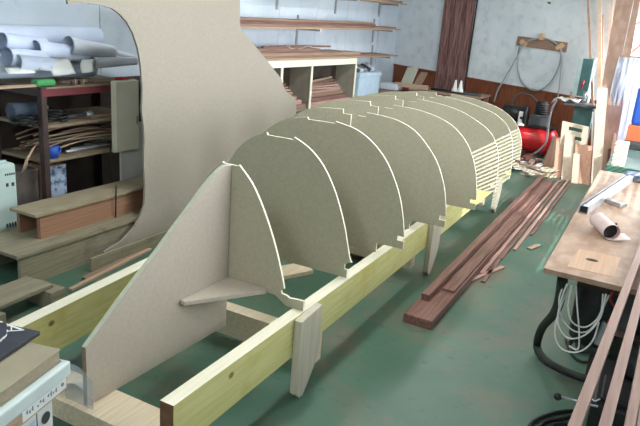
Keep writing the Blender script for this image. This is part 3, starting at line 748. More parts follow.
# rolled sandpaper-like sleeve with a flap
ca, cb_ = at(613, 233, z=ZB+.04), at(600, 218, z=ZB+.055)
sl = thing('rolled_sheet', 'pinkish rolled sheet with dark open end lying on the workbench', 'rolled sheet', (ca.x, ca.y, ZB))
r_ = .037
pa = V((ca.x-.005, ca.y, ZB+r_+.003)); pb_ = V((cb_.x-.01, cb_.y+.02, ZB+r_+.003))
MB().roll(pa, pb_, r_, 1.15, .003).build('roll', mat('pink_paper', (212, 188, 184), (222, 200, 196), 10, rough=.7), sl, normals=False)
dv = (pb_-pa).normalized(); sv = V((dv.y, -dv.x, 0))
MB().cyl(pb_, pb_+dv*.002, r_*.97, n=28).build('shade_disc', BLACK, sl)  # black disc and cylinder paint the shade inside the roll
MB().cyl(pa+dv*.03, pb_-dv*.001, r_*.9, n=28).build('shade_core', BLACK, sl)
g = [[V((pa.x, pa.y, ZB+.002))+dv*(.0+.018*i)+sv*(-.01+.02*j)+V((0, 0, .002+.0015*j*j*.3)) for j in range(6)] for i in range(6)]
MB().sheet(g, .002).build('flap', MATS['pink_paper'], sl)
MB().beam((pa+dv*.13+sv*.045)-V((0, 0, .01)), (pa+dv*.16+sv*.075), .008, .008).build('clip', BLACK, sl)
# aluminium channel
a, b_ = at(583, 212, z=ZB+.01), at(629, 180, z=ZB+.01)
d_ = (b_-a).normalized(); n_ = V((-d_.y, d_.x, 0))
al = thing('aluminium_channel', 'long grey aluminium channel lying across the workbench', 'channel', (a.x, a.y, ZB))
a.z = b_.z = ZB+.022
mb = MB(); 
mb.beam(a-V((0, 0, .02)), b_-V((0, 0, .02)), .044, .003); mb.beam(a+n_*.021, b_+n_*.021, .003, .042); mb.beam(a-n_*.021, b_-n_*.021, .003, .042); mb.beam(a+V((0, 0, .02))-n_*.008, b_+V((0, 0, .02))-n_*.008, .027, .003)
mb.build('channel', ALU, al)
MB().beam(a+d_*.004, a+d_*.02, .036, .03).build('end_plug', BLACK, al)
# steel block
a, b_ = at(606, 200, z=ZB+.01), at(624, 206, z=ZB+.01)
tag(MB().beam((a.x, a.y, ZB+.012), (b_.x, b_.y-.01, ZB+.012), .055, .024, bev=.003).build('steel_block', mat('dull_steel', (128, 122, 116), (140, 134, 128), 10, rough=.5)), 'flat grey steel block on the workbench beside the aluminium channel', 'block')
# blue-grey clamp tool at the far end
c = at(634, 181, z=ZB)
t = thing('bar_clamp', 'blue-grey metal clamp at the far end of the workbench', 'clamp', (c.x, c.y, ZB))
MB().box(c.x-.05, c.x+.09, c.y-.05, c.y+.05, ZB, ZB+.03, bev=.006).build('base', DKGREY, t)
MB().cyl((c.x-.06, c.y-.02, ZB+.045), (c.x+.08, c.y+.02, ZB+.045), .018, n=16, rim=.004).build('screw', mat('blue_grey_metal', (120, 128, 156), (140, 148, 172), 8, rough=.4), t)
MB().beam((c.x+.02, c.y, ZB+.05), (c.x+.06, c.y+.05, ZB+.09), .02, .02, bev=.004).build('handle', MATS['blue_grey_metal'], t)
# a bent dark strip on the bench
a, b_ = at(599, 167, z=.01), at(612, 178, z=.01)
plank('dark_strip', 'thin dark strip leaning at the far edge of the workbench', 'wood strip', V((-.22, 4.82, .012)), V((-.30, 5.5, .012)), .03, .02, REDD)
# battens over the bench, sawhorse under their near ends
BG = 'pink battens running over the workbench'
for (p, q, ex, lab) in [((574, 426), (636, 262), .5, 'leftmost of the pinkish battens running over the workbench toward the viewer'), ((605, 426), (640, 296), .6, 'second pinkish batten from the left running over the workbench toward the viewer'),
        ((641, 426), (647, 390), .8, 'rightmost pinkish batten, only a sliver of it at the edge of the photo'),
        ((631, 426), (641, 371), .8, 'third pinkish batten from the left running over the workbench toward the viewer')]:
    a, b_ = at(*p, z=.833), at(*q, z=.833)
    d_ = (b_-a).normalized(); a -= d_*.9; b_ = a+d_*(BY0+1.25-a.y)/d_.y
    plank('batten', lab, 'batten', (a.x, a.y, .817), (b_.x, b_.y, .817), .026, .032, PINK, BG)
sh = thing('sawhorse', 'wooden sawhorse holding the near ends of the pinkish battens', 'sawhorse', (.05, .75, 0))
MB().box(-.3, .4, .72, .78, .74, .80, bev=.003).build('top_rail', PALE, sh)
for sx in (-.26, .36):
    for sy in (-1, 1): MB().beam((sx, .75+sy*.03, .78), (sx, .75+sy*.22, .0), .05, .03).build('leg', PALE, sh)
# hanging under the bench: white cable coil, black motor, power strip, hose
mb = MB()
hx, hy = at(578, 283, z=.75).x, BY0+.06
for k_, pp in enumerate([((567, 284), (560, 304), (558, 324), (568, 338), (585, 335), (600, 318), (606, 294)), ((572, 285), (568, 305), (572, 322), (586, 327), (600, 315), (603, 294)),
        ((570, 284), (558, 315), (555, 335), (562, 349), (578, 352), (592, 342), (599, 322)), ((576, 286), (577, 305), (579, 330), (578, 349), (569, 346)), ((564, 284), (559, 300), (562, 318), (574, 331), (590, 330), (602, 310), (609, 295))]):
    P = [at(*p, y=hy+.012*k_-.02) for p in pp]; P[0].z = min(P[0].z, ZB-.022); P[-1].z = min(P[-1].z, ZB-.022)
    mb.tube(P, .0034, n=6, smooth=4)
tag(mb.build('cable_bundle', WHITE), 'loose loops of white cable hanging under the workbench edge', 'cable')
t = thing('dust_extractor', 'black dust extractor motor hanging under the workbench', 'machine', (hx+.08, hy+.22, .45))
MB().cyl((hx+.08, hy+.2, .44), (hx+.08, hy+.2, .764), .085, .095, n=24, rim=.015).build('motor', BLACK, t)
MB().cyl((hx+.08, hy+.2, .40), (hx+.08, hy+.2, .44), .05, .06, n=20).build('outlet', DKGREY, t)
MB().box(hx+.16, hx+.24, hy+.12, hy+.2, .55, .763, bev=.01).build('switch_box', DKGREY, t)
t = thing('plug_strip', 'grey plug with red wire hanging under the workbench', 'plug', (hx+.13, hy+.03, .5))
MB().beam((hx+.115, hy+.045, .50), (hx+.13, hy+.05, .60), .03, .03, bev=.006).build('plug', STEEL, t)
MB().tube([(hx+.13, hy+.05, .60), (hx+.15, hy+.05, .66), (hx+.12, hy+.055, .7), (hx+.14, hy+.055, .764)], .004).build('wire', TANK, t)
P = [at(561, 284, z=.74), at(559, 302, z=.58), at(553, 315, z=.40), at(542, 328, z=.20), at(537, 345, z=.045), at(543, 358, z=.035), at(558, 368, z=.035), at(580, 377, z=.035), at(606, 384, z=.035)]
P[0] = V((P[0].x, BY0+.06, .755))
tag(MB().tube(P, .021, n=12, smooth=5).build('suction_hose', HOSEB), 'thick black suction hose curving from the workbench to the floor', 'hose')
P = [at(*p, z=.012) for p in ((566, 340), (572, 350), (590, 352), (606, 346), (600, 338), (580, 336), (568, 345), (582, 362), (612, 356))]
tag(MB().tube(P, .008, n=8, smooth=4).build('black_cable', BLACK), 'black cable looping on the floor under the workbench', 'cable')
tb_ = thing('dark_filler', 'black bag shape added to darken the space under the workbench', 'bag', (.2, 3.6, .225))  # invented black shape, added to darken the space under the bench
MB().box(.03, .5, 3.4, 3.75, .225, .55, bev=.05).build('body', BLACK, tb_)
MB().tube([(.12, 3.57, .54), (.14, 3.57, .64), (.38, 3.57, .64), (.40, 3.57, .54)], .012).build('handle', BLACK, tb_)
# black machine on the floor under the battens
t = thing('floor_machine', 'black machine base with ball-ended lever standing on the floor under battens', 'machine', (.2, 2.95, 0))
X0, Y0_ = at(582, 420, z=.03).x+.02, 2.66
MB().box(X0, X0+.52, Y0_, Y0_+.46, .03, .19, bev=.015).build('body', BLACK, t)
MB().box(X0+.03, X0+.49, Y0_+.02, Y0_+.24, .19, .215, bev=.006).build('table', BLACK, t)
MB().cyl((X0+.1, Y0_+.34, .255), (X0+.48, Y0_+.34, .255), .068, n=24, rim=.012).build('motor', DKGREY, t)
for k_ in range(6): MB().cyl((X0+.16+.05*k_, Y0_+.34, .255), (X0+.168+.05*k_, Y0_+.34, .255), .074, n=24).build('fin', BLACK, t)
for sx in (.05, .47):
    for sy in (.05, .41): MB().cyl((X0+sx, Y0_+sy, 0), (X0+sx, Y0_+sy, .032), .025, n=14).build('foot', BLACK, t)
kb = at(558, 396, z=.20); le = at(598, 406, z=.228)
lv = MB().cyl((kb.x, kb.y, .20), (le.x, le.y, .224), .005, n=10).build('lever', STEEL, t)
MB().lathe((kb.x, kb.y, .18), (0, 0, 1), [(0, 0)]+[(.017*math.sin(math.pi*j/8), .017-.017*math.cos(math.pi*j/8)) for j in range(1, 8)]+[(0, .034)], 18).build('knob', BLACK, lv)
mb = MB(); q = at(592, 399, z=.216); mb.beam(q, q+V((.012, -.012, 0)), .006, .001); mb.beam(q+V((.012, -.012, 0)), q+V((.03, .022, 0)), .006, .001); mb.build('tick_mark', WHITE, t)
for k_, pp in enumerate([((526, 432), (533, 422), (548, 415), (566, 411), (580, 411)), ((535, 432), (545, 422), (560, 419), (574, 415)), ((548, 430), (556, 424), (570, 424), (580, 420))]):
    tag(MB().tube([at(*p, z=.011) for p in pp], .009, n=8, smooth=4).build('black_cable', BLACK), ('upper', 'middle', 'lowest')[k_]+' of the black cables curving at the bottom right on the floor', 'cable', 'black cables at the bottom right')
# --------------------------------------------- left wall: plank shelves
SXF = -3.74
def lvl(pa, pb_, n, th, grp, where, mats, fr, level=None, nbr=3):
    """a pile of long boards on wall brackets: front lower edge runs from pixel pa to pb_"""
    a, b_ = at(*pa, x=SXF), at(*pb_, x=SXF)
    y0, y1 = a.y-1.2, b_.y; sl_ = (b_.z-a.z)/(b_.y-a.y); zy = lambda y: level if level else a.z+sl_*(y-a.y)
    for k_ in range(3-nbr, 3):
        yb_ = y0+.5+(y1-y0-.9)*k_/2
        z = zy(yb_)-.002
        br = thing('shelf_bracket', '%s steel bracket under the %s boards on the left wall' % (('nearest', 'middle', 'farthest')[k_], where), 'bracket', (-3.9, yb_, z-.03), 'wall shelf brackets')
        MB().box(XL+.002, SXF+.01, yb_-.012, yb_+.012, z-.022, z-.001).build('arm', STEEL, br)
        MB().box(XL+.001, XL+.012, yb_-.02, yb_+.02, z-.2, z+.15).build('wall_plate', STEEL, br)
        MB().box(SXF+.011, SXF+.018, yb_-.014, yb_+.014, z-.026, z+.01).build('tip', WHITE, br)
    zz = 0
    for k_ in range(n):
        w_ = .26-.03*(k_ % 2)-.012*k_; ye = y0+(y1-y0)*fr[k_]-.03
        t_ = th*(.8+.4*((k_*.37) % 1))
        o = plank('shelf_board', '%s board of the pile on the %s wall shelf' % (ordn(k_, n), where), 'board', (SXF-w_/2-.012*(k_ % 3), y0, zy(y0)+zz+t_/2), (SXF-w_/2-.012*(k_ % 3)-.01, ye, zy(ye)+zz+t_/2), w_, t_-.002, mats[k_ % len(mats)], grp)
        zz += t_
    return zy(a.y+.6)+zz
def ordn(k, n):
    return ['bottom', 'second lowest', 'third lowest', 'fourth lowest', 'fifth lowest', 'sixth lowest'][k] if k < n-1 else 'topmost'
ZSH = at(357, 58, x=SXF).z
lvl((241, 28.5), (402, 30.5), 4, .028, 'boards on the upper wall shelf', 'upper', [BRN2, BRN, RED, BRN], (1, .97, .83, .80))
zm = lvl((268, 64), (400, 54.5), 5, .027, 'boards on the middle wall shelf', 'middle', [BRN2, BRN, BRN2, RED, BRN], (1, .9, .72, .6, .48), level=ZSH, nbr=1)
lvl((330, -4), (408, 5.5), 2, .03, 'boards on the highest wall shelf', 'highest', [BRN2, BRN], (1, .96))
for k_, (pa, pb_, mt, lab) in enumerate([((262, 57), (300, 50), RED, 'dark stick piled left on the middle wall shelf, near end'), ((270, 53), (292, 50), REDD, 'short dark stick on the middle wall shelf, leftmost'),
      ((278, 55), (312, 48), BRN, 'brown stick lying askew on the middle wall shelf'), ((285, 50), (330, 46), RED, 'long reddish stick at the back of the middle wall shelf')]):
    a, b_ = at(*pa, x=SXF-.05-.05*k_), at(*pb_, x=SXF-.05-.05*k_)
    plank('stick', lab, 'stick', (a.x, a.y, zm+.012), (b_.x, b_.y, zm+.012), .03, .02, mt, 'sticks on the middle wall shelf')
a = at(297, 51, x=SXF-.06)
tag(MB().sheet([[(a.x-.05+.03*i, a.y-.25+.09*j, zm+.01+.02*math.sin(i+j)) for j in range(7)] for i in range(4)], .003).build('paper_scrap', MATS['pink_paper']), 'pale crumpled paper scrap on the middle wall shelf', 'paper')
tb = MB().box(XL+.001, XL+.03, at(380, 30, x=XL+.03).y-.03, at(380, 30, x=XL+.03).y+.03, 0, ZC); struct(tb, 'trim_2', WALLL)

# ---------------------------------- cream open cabinet under the wall shelves
CX = -3.72
def cz(px, py): return at(px, py, x=CX)
zc1 = ZSH-.002; zc0 = cz(357, 66).z
zt1, zt0 = zc1, zc1-.075
ends = [cz(282, 78).y, cz(312, 75).y, cz(356, 70).y]
dy = ends[1]-ends[0]; ends = [ends[0]-dy]+ends
oc = thing('open_cabinet', 'cream open-fronted cabinet with grey partitions under the wall shelves', 'cabinet', (-3.78, (ends[0]+ends[-1])/2, 0))
MB().box(-4.02, CX, ends[0]-.02, ends[-1]+.02, zt0, zt1, bev=.003).build('top', CREAM, oc)
GP = mat('grey_partition', (150, 142, 128), (162, 154, 140), 8)
for y in ends:
    MB().box(-4.02, CX-.012, y-.012, y+.012, 0, zt0).build('partition', GP, oc)
    MB().box(CX-.011, CX, y-.022, y+.022, 0, zt0).build('front_edge', CREAM, oc)
MB().box(-4.045, -4.021, ends[0], ends[-1], 0, zt1).build('back', MATS['dark_backing'], oc)
zsh = cz(335, 104).z
for b3 in range(3): MB().box(-3.98, CX-.02, ends[b3]+.013, ends[b3+1]-.013, zsh-.02, zsh).build('shelf', GP, oc)
for b3 in range(3):
    y0, y1 = ends[b3]+.03, ends[b3+1]-.03
    z_ = zsh
    for k_ in range(4):
        h_ = .055 if k_ < 3 else .025
        ofs = .05+.03*((k_*7+b3*3) % 4)
        plank('stored_board', 'reddish board of the pile inside the %s bay of the cream cabinet' % ('nearest', 'middle', 'farthest')[b3], 'board', (-3.875+ofs*.2, y0, z_+h_/2), (-3.875+ofs*.15, y1-.1*k_, z_+h_/2), .19-.012*k_, h_-.006, (RED, BRN, REDL)[(k_+b3) % 3], 'boards in the %s cabinet bay' % ('nearest', 'middle', 'farthest')[b3])
        z_ += h_
    for k_ in range(5):
        plank('stored_stick', 'thin stick on the pile inside the %s bay of the cream cabinet' % ('nearest', 'middle', 'farthest')[b3], 'stick', (-3.93+.035*k_, y0+.02, z_+.012+.026*k_), (-3.76-.035*k_, y1-.35, z_+.014+.03*k_), .03, .02, (BRN2, REDL, BRN, RED, BRN2)[k_], 'sticks in the %s cabinet bay' % ('nearest', 'middle', 'farthest')[b3])
# pale blue crate with dark bundle on it
BXP = -3.73
c0, c1 = at(358, 80, x=BXP), at(380, 80, x=BXP); zt_ = at(368, 71, x=BXP).z
zt_ = at(372, 72.5, x=BXP).z
cr = thing('blue_crate', 'pale blue plastic crate beyond the cream cabinet by the left wall', 'crate', (BXP-.2, (c0.y+c1.y)/2, 0))
MB().box(BXP-.30, BXP, c0.y+.05, c1.y, 0, zt_, bev=.015).build('body', LBLUE, cr)
MB().box(BXP-.315, BXP+.015, c0.y+.035, c1.y+.015, zt_-.06, zt_-.02, bev=.006).build('rim', LBLUE, cr)
for k_ in range(5):
    y = c0.y+.12+.13*k_
    tag(MB().tube([(BXP-.28+.03*k_, y-.05, zt_+.03), (BXP-.2, y+.02, zt_+.05+.012*k_), (BXP-.05, y-.02, zt_+.03)], .028, n=8).build('cloth_bundle', (DKGREY, PAPERG, STEEL)[k_ % 3]), 'grey rag lying on top of the pale blue crate', 'rag', 'rags on the pale blue crate')
# dark box and boards past the crate
p = at(383, 88, x=-3.5); q = at(399, 80, x=-3.5)
dk = thing('dark_chest', 'dark low chest with a plank lid between the blue crate and back wall', 'chest', (-3.7, (p.y+q.y)/2, 0))
MB().box(-3.95, -3.45, c1.y+.08, min(q.y, yb(-3.45)-.15), 0, .66, bev=.005).build('body', mat('dark_chest_paint', (52, 42, 38), (64, 52, 46), 8), dk)
MB().box(-3.97, -3.42, c1.y+.07, min(q.y, yb(-3.45)-.15)+.01, .66, .70, bev=.003).build('lid', BRN, dk)
tag(MB().box(-3.8, -3.5, c1.y+.15, c1.y+.4, .70, .80, bev=.02).build('grey_bag', PAPERG), 'crumpled grey bag lying on the dark chest', 'bag')

# ------------------------------------------------------------- back wall
def wp(px, py, off=0.): return atp(px, py, BP+BN*off, BN)
pl = thing('wall_pillar', 'dark reddish pillar of three upright planks against the back wall', 'pillar', wp(452, 130))
pcs = [(444.5, 433.5, 453, 443), (453.4, 443.4, 466, 454), (466.4, 454.4, 474.8, 462.6)]
OLDR = mat('old_red_plank', (84, 56, 52), (152, 114, 108), 3, (14, 14, 1.1), rough=.75, c3=(62, 40, 38), s3=4)
for k_, (t0, b0, t1, b1_) in enumerate(pcs):
    off = -.05-.012*(k_ == 1)
    A = wp(t0, 0, off); Bq = wp(b0, 95, off); C_ = wp(t1, 0, off); D = wp(b1_, 95, off)
    f = lambda P, Q, z: P+(Q-P)*((z-P.z)/(Q.z-P.z))
    q4 = [f(A, Bq, ZC-.01), f(C_, D, ZC-.01), f(C_, D, .02), f(A, Bq, .02)]
    MB().ext(q4, BN*.03).build('board', OLDR, pl)
P = [wp(477.5, 0, -.03), wp(465, 85, -.03)]
tag(MB().tube([P[0]+(P[0]-P[1])*.3, P[0], P[1], P[1]+(P[1]-P[0])*.5], .012, smooth=1).build('dark_pipe', BLACK), 'thin dark pipe running down the right side of the wall pillar', 'pipe')
# hose rack board with three pegs and the hose
A, B_, C_, D = wp(518.5, 36, -.001), wp(568, 42.5, -.001), wp(566.5, 52.5, -.001), wp(516.5, 45.5, -.001)
hb = thing('hose_board', 'brown wooden board with three pegs on the white back wall', 'hose holder', (A+C_)/2)
MB().ext([A, B_, C_, D], -BN*.02).build('board', BRN, hb)
for (p, q) in (((521, 41), (526, 45)), ((542, 33.5), (542, 40)), ((563, 44.5), (557, 49))):
    a, b_ = wp(*p, -.055), wp(*q, -.055); MB().beam(a, b_, .055, .068, up=BN, bev=.004).build('peg', PEG, hb)
hs = thing('air_hose', 'grey air hose hanging in a loop from the pegged board', 'hose', wp(543, 60, -.05))
hp = lambda L, off=-.07: [wp(*p, off) for p in L]
MB().tube(hp([(520, 46), (517.5, 58), (518.5, 72), (522, 82), (530, 89), (540, 90), (549, 84), (556, 73), (560, 62), (561, 50), (555, 43), (545, 38.5), (533, 39.5), (523, 44)]), .012, n=10, smooth=4, closed=True).build('loop', HOSEG, hs)
MB().tube(hp([(524, 43), (519, 53), (512, 66), (505, 78), (498, 90), (494, 102)], -.1), .012, n=10, smooth=4).build('tail', HOSEG, hs)
MB().tube(hp([(561, 49), (561.5, 62), (560, 80), (557.5, 98), (551, 112), (548, 122), (547, 135)], -.1), .009, n=8, smooth=4).build('tail', HOSEG, hs)
nl = wp(550, 3, -.01)
tag(MB().cyl(nl, nl-BN*.05, .012, n=10).build('wall_hook', BLACK), 'small dark hook high on the white back wall', 'hook')

# ------------------------------------------------------------ compressor
CYP = 9.32
def cy(px, py, y=CYP): return at(px, py, y=y)
cl, cr_ = cy(500, 140), cy(553, 146)
rc = .195; zc_ = .30
cp = thing('air_compressor', 'red air compressor with black motor in front of the brown wainscot', 'compressor', ((cl.x+cr_.x)/2, CYP, 0))
zc_ = cy(527, 142).z
zc_ = max(.27, zc_)
prof = [(0, 0), (.07, .008), (.13, .03), (.175, .07), (rc, .12)]
Lc = .86; xl = cl.x-.06
prof = prof+[(r, Lc-h) for r, h in prof[::-1]]
MB().lathe((xl, CYP-.06, zc_), (1, 0, 0), prof, 32).build('tank', TANK, cp)
for sx in (.18, .68):
    MB().box(xl+sx-.02, xl+sx+.02, CYP-.2, CYP+.08, 0, zc_-.16, bev=.004).build('foot', BLACK, cp)
MB().box(xl+.05, xl+.8, CYP-.2, CYP+.06, zc_+.185, zc_+.205).build('deck', BLACK, cp)
MB().cyl((xl+.05, CYP-.08, zc_+.33), (xl+.36, CYP-.08, zc_+.33), .115, n=24, rim=.02).build('motor', BLACK, cp)
MB().box(xl+.44, xl+.70, CYP-.2, CYP+.02, zc_+.205, zc_+.36, bev=.02).build('crankcase', DKGREY, cp)
pm = MB().cyl((xl+.57, CYP-.09, zc_+.36), (xl+.57, CYP-.09, zc_+.54), .075, .07, n=20).build('cylinder', BLACK, cp)
for k_ in range(5): MB().cyl((xl+.57, CYP-.09, zc_+.38+.03*k_), (xl+.57, CYP-.09, zc_+.388+.03*k_), .092, n=20).build('fin', DKGREY, pm)
MB().cyl((xl+.38, CYP-.22, zc_+.33), (xl+.42, CYP-.22, zc_+.33), .13, n=28).build('pulley', BLACK, cp)
MB().tube([(xl+.5, CYP-.12, zc_+.52), (xl+.4, CYP-.1, zc_+.60), (xl+.2, CYP-.1, zc_+.58), (xl+.1, CYP-.1, zc_+.2)], .012).build('pipe', DKGREY, cp)
s0 = cy(517.5, 125, CYP-.26); s1 = cy(526.5, 112, CYP-.26)
sw = MB().box(s0.x, s1.x, CYP-.3, CYP-.255, s0.z, s1.z, bev=.006).build('switch', WHITE, cp)
MB().box((s0.x+s1.x)/2-.025, (s0.x+s1.x)/2+.025, CYP-.3025, CYP-.300, s0.z+.09, s0.z+.125).build('switch_label', DKGREY, sw)
MB().box(s0.x+.04, s1.x-.04, CYP-.255, CYP-.2, s0.z-.0, zc_+.21).build('switch_stem', BLACK, cp)
# two thin grey pipes by the compressor
P = [at(*p, y=8.95) for p in ((556, 100), (551, 112), (548, 128), (546, 142), (537, 152), (525, 158))]
P[-1].z = max(P[-1].z, .03)
tag(MB().tube(P, .014, n=8, smooth=4).build('grey_pipe', HOSEG), 'grey hose curving down in front of the red compressor tank', 'hose')
# log-like roll
a = at(550, 168, z=0.)
lg = (a.x, 8.62)
tag(MB().cyl((lg[0]-.02, lg[1]+.02, 0), (lg[0]+.06, lg[1]+.10, .42), .085, n=20, rim=.008).build('brown_roll', BRNZ), 'brown cardboard roll standing beside the leaning boards', 'roll')

# --------------------------------------------- offcut heap by the far end
rnd = random.Random(5)
HG = 'offcuts heaped near the compressor'
hl = 'pale wood offcut lying in the scattered heap in front of the red compressor'
for k_ in range(26):
    px = 500+rnd.random()*52; py = 160+rnd.random()*17
    c = at(px, py, z=0); an = rnd.choice([-.5, .3, .9, 1.2, 1.7, 2.5])+rnd.uniform(-.2, .2); L_ = rnd.uniform(.25, .75)
    d_ = V((math.cos(an), math.sin(an), 0))*L_/2
    z_ = .012+.016*(k_ % 6)
    if c.y+d_.y > 8.85 or c.y-abs(d_.y) > 8.85: c.y = 8.85-abs(d_.y)
    if c.x-abs(d_.x) < -1.75: c.x = -1.7+abs(d_.x)
    plank('offcut', hl, 'offcut', (c.x-d_.x, c.y-d_.y, z_), (c.x+d_.x, c.y+d_.y, z_), rnd.uniform(.05, .13), .013, [PALE, PAPERW, PALE, PAPERW, PALE, PINK][k_ % 6], HG)
for k_, (px, py) in enumerate(((519, 152), (524, 158), (511, 165))):
    c = at(px, py, z=.1)
    plank('block_offcut', ('upright dark', 'small dark', 'low dark')[k_]+' block on the offcut heap just past the hull', 'block', (c.x, c.y, .1), (c.x+.06, c.y+.1, .1+.02*k_), .07, .05, REDD)

# --------------------------------------------- leaning boards by the machine
def lean(name, label, cat, px0, px1, pyb, pyt, lean_y, y0, th, mt, grp=None, skew=0):
    """an upright board from the photo's base pixels to its top pixels; stands at y0 and leans back by lean_y at its top"""
    bl, br = at(px0, pyb, y=y0), at(px1, pyb, y=y0); bl.z = br.z = .0
    yt = y0+lean_y
    tl, trr = at(px0+skew, pyt, y=yt), at(px1+skew, pyt, y=yt)
    zt__ = max(.1, (tl.z+trr.z)/2); tl.z = trr.z = zt__
    mb = MB().ext([bl, br, trr, tl], V((0, th, 0)))
    return tag(mb.build(name, mt), label, cat, grp)
LG = 'boards leaning by the green machine'
lean('leaning_board', 'leftmost pinkish board leaning under the slotted board', 'board', 553, 560.5, 177, 139, .2, 8.25, .02, PINKZ, LG, 3.5)
lean('leaning_board', 'pale board leaning between the two pinkish boards under the slots', 'board', 561, 571, 179, 135, .22, 8.18, .02, PALEZ, LG, 4)
lean('leaning_board', 'wide pinkish board leaning at the right of the slotted board', 'board', 573, 590, 182, 145, .2, 8.10, .02, PINKZ, LG, 2.5)
lean('leaning_board', 'short pale board standing in front of the wide pinkish one', 'board', 571.5, 578, 181, 154, .1, 8.04, .02, PALEZ, LG, 2)
# plywood board with two slots
y0 = 8.42
O = [(556, 176), (562.5, 121), (588.5, 127), (585, 176)]
P = [at(*p, y=y0) for p in O]
P[0].z = P[3].z = .0
def lin2(u, v): return (P[0]*(1-u)+P[3]*u)*(1-v)+(P[1]*(1-u)+P[2]*u)*v
cells_u = [0, .26, .78, 1]; cells_v = [0, .70, .77, .86, .93, 1]
mb = MB(); skip = {(1, 1), (1, 3)}
for iu in range(3):
    for iv in range(5):
        if (iu, iv) in skip: continue
        q4 = [lin2(cells_u[iu], cells_v[iv]), lin2(cells_u[iu+1], cells_v[iv]), lin2(cells_u[iu+1], cells_v[iv+1]), lin2(cells_u[iu], cells_v[iv+1])]
        mb.ext(q4, V((0, .018, 0)))
bmesh.ops.remove_doubles(mb.bm, verts=mb.bm.verts[:], dist=.0005)
tag(mb.build('slotted_board', mat('slotted_ply', (208, 192, 168), (218, 204, 182), 6)), 'pale plywood board with two slots at its top, behind leaning boards', 'board')
# tall laths and the big plank
TG = 'tall laths leaning on the back wall'
def pole(name, label, pb_, ptp, y0, w_, mt, th=.02, grp=None, ext_=1., cat='lath'):
    a = at(*pb_, y=y0); g_ = (BP-a).dot(BN); t_ = wp(*ptp, -max(.06+th, g_-(g_-.08-th)/(ext_*1.02)))
    if a.z > .02: a = a+(a-t_)*((a.z-.0)/(t_.z-a.z))
    a.z = max(a.z, .0)
    t_ = a+(t_-a)*ext_
    if t_.z > ZC-.05: t_ = a+(t_-a)*((ZC-.05-a.z)/(t_.z-a.z))
    return plank(name, label, cat, a, t_, w_, th, mt, grp, up=(0, 1, 0))
pole('tall_lath', 'thin brown lath leaning farthest left on the back wall', (596, 180), (588, 0), 8.55, .03, BRNZ, grp=TG, ext_=1.1)
pole('tall_lath', 'pale thin lath second from the left on the back wall', (599, 180), (600, 0), 8.5, .045, PALEZ, grp=TG, ext_=1.1)
pole('tall_lath', 'short brown lath ending below the pale ones on the back wall', (600, 180), (602, 15), 8.46, .04, BRNZ, grp=TG)
pole('tall_lath', 'pale lath just left of the big brown plank', (602, 180), (612, 0), 8.42, .03, PALEZ, grp=TG, ext_=1.1)
pole('big_plank', 'big wide brown plank leaning against the back wall by the window', (598, 182), (628, 0), 8.2, .27, BRNZ, th=.035, ext_=1.25, cat='plank')
lean('tall_board', 'pale upright board in front of the big plank by the green machine', 'board', 591.5, 601.5, 182, 88, .22, 7.98, .02, PALEZ, None, 6)
pole('tall_lath', 'narrow dark lath in front of the big brown plank', (607, 178), (618, 78), 8.0, .035, REDD, grp=TG)
pole('tall_lath', 'pale thin lath right of the dark lath by the window', (609, 178), (625, 60), 7.95, .03, PALEZ, grp=TG)
for k_, (p, q) in enumerate((((626, 58), (644, 42)), ((622, 72), (646, 58)), ((630, 26), (648, 20)))):
    a, b_ = wp(*p, -.25), wp(*q, -.25)
    tag(MB().beam(a, b_, .03, .03, bev=.004).build('wall_bar', BRNZ), ('middle', 'lowest', 'highest')[k_]+' of the short bars beside the big brown plank', 'bar', 'bars beside the big plank')
for k_ in range(3):
    lean('white_lath', ('left', 'middle', 'right')[k_]+' of the bright white laths standing beside the slotted board', 'lath', 590.2+2.6*k_, 591.8+2.6*k_, 178, 112-3*k_, .2, 8.3+.03*k_, .012, PAPERW, 'white laths beside the slotted board', 2)
# drill press
dp = at(583, 110, y=8.95)
d_ = thing('drill_press', 'teal pillar drill with dark table behind the leaning boards', 'drill press', (dp.x, 8.95, 0))
zt_ = at(583, 103, y=8.95).z
MB().box(dp.x-.2, dp.x+.2, 8.75, 9.15, 0, .04, bev=.008).build('base', TEAL, d_)
MB().cyl((dp.x, 9.05, .04), (dp.x+.0, 9.05, 1.45), .045, n=20).build('column', mat('pale_teal', (150, 170, 168), (164, 182, 180), 10), d_)
MB().box(dp.x-.22, dp.x+.24, 8.72, 9.06, zt_-.035, zt_, bev=.006).build('table', DKGREY, d_)
MB().box(dp.x-.1, dp.x+.13, 8.85, 9.0, .04, zt_-.04, bev=.01).build('cabinet', TEAL, d_)
ha, hb_ = at(581, 96, y=8.86), at(588.5, 59, y=8.86)
hd = MB().beam(ha, hb_, .16, .16, up=(0, 1, 0), bev=.015).build('head', TEAL, d_)
MB().beam(ha-V((.075, .085, 0)), hb_-V((.075, .085, 0)), .05, .006, up=(0, 1, 0)).build('pale_strip', MATS['pale_teal'], hd)
MB().cyl((dp.x, 8.8, zt_+.04), (dp.x, 8.8, zt_+.16), .02, .03, n=16).build('chuck', STEEL, d_)
MB().cyl((dp.x-.05, 8.69, zt_+.2), (dp.x-.03, 8.66, zt_+.3), .012, n=10).build('lever', TANK, d_)
rg = at(566, 103, y=8.85)
tag(MB().sheet([[(rg.x-.16+.32*i/6+.02*math.sin(j), 8.70+.05*j, zt_+.012+.05*math.sin(i*1.1+j*.7)**2-.03*(i < 1)) for j in range(5)] for i in range(7)], .006).build('white_rag', PAPERW), 'crumpled white rag hanging at the drill table left edge', 'rag')
pk = at(574, 90, y=8.9)
tag(MB().box(pk.x-.03, pk.x+.03, 8.82, 8.88, zt_+.0, zt_+.14, bev=.01).build('wood_block', BRNZ), 'brown wooden block standing on the drill table', 'block')

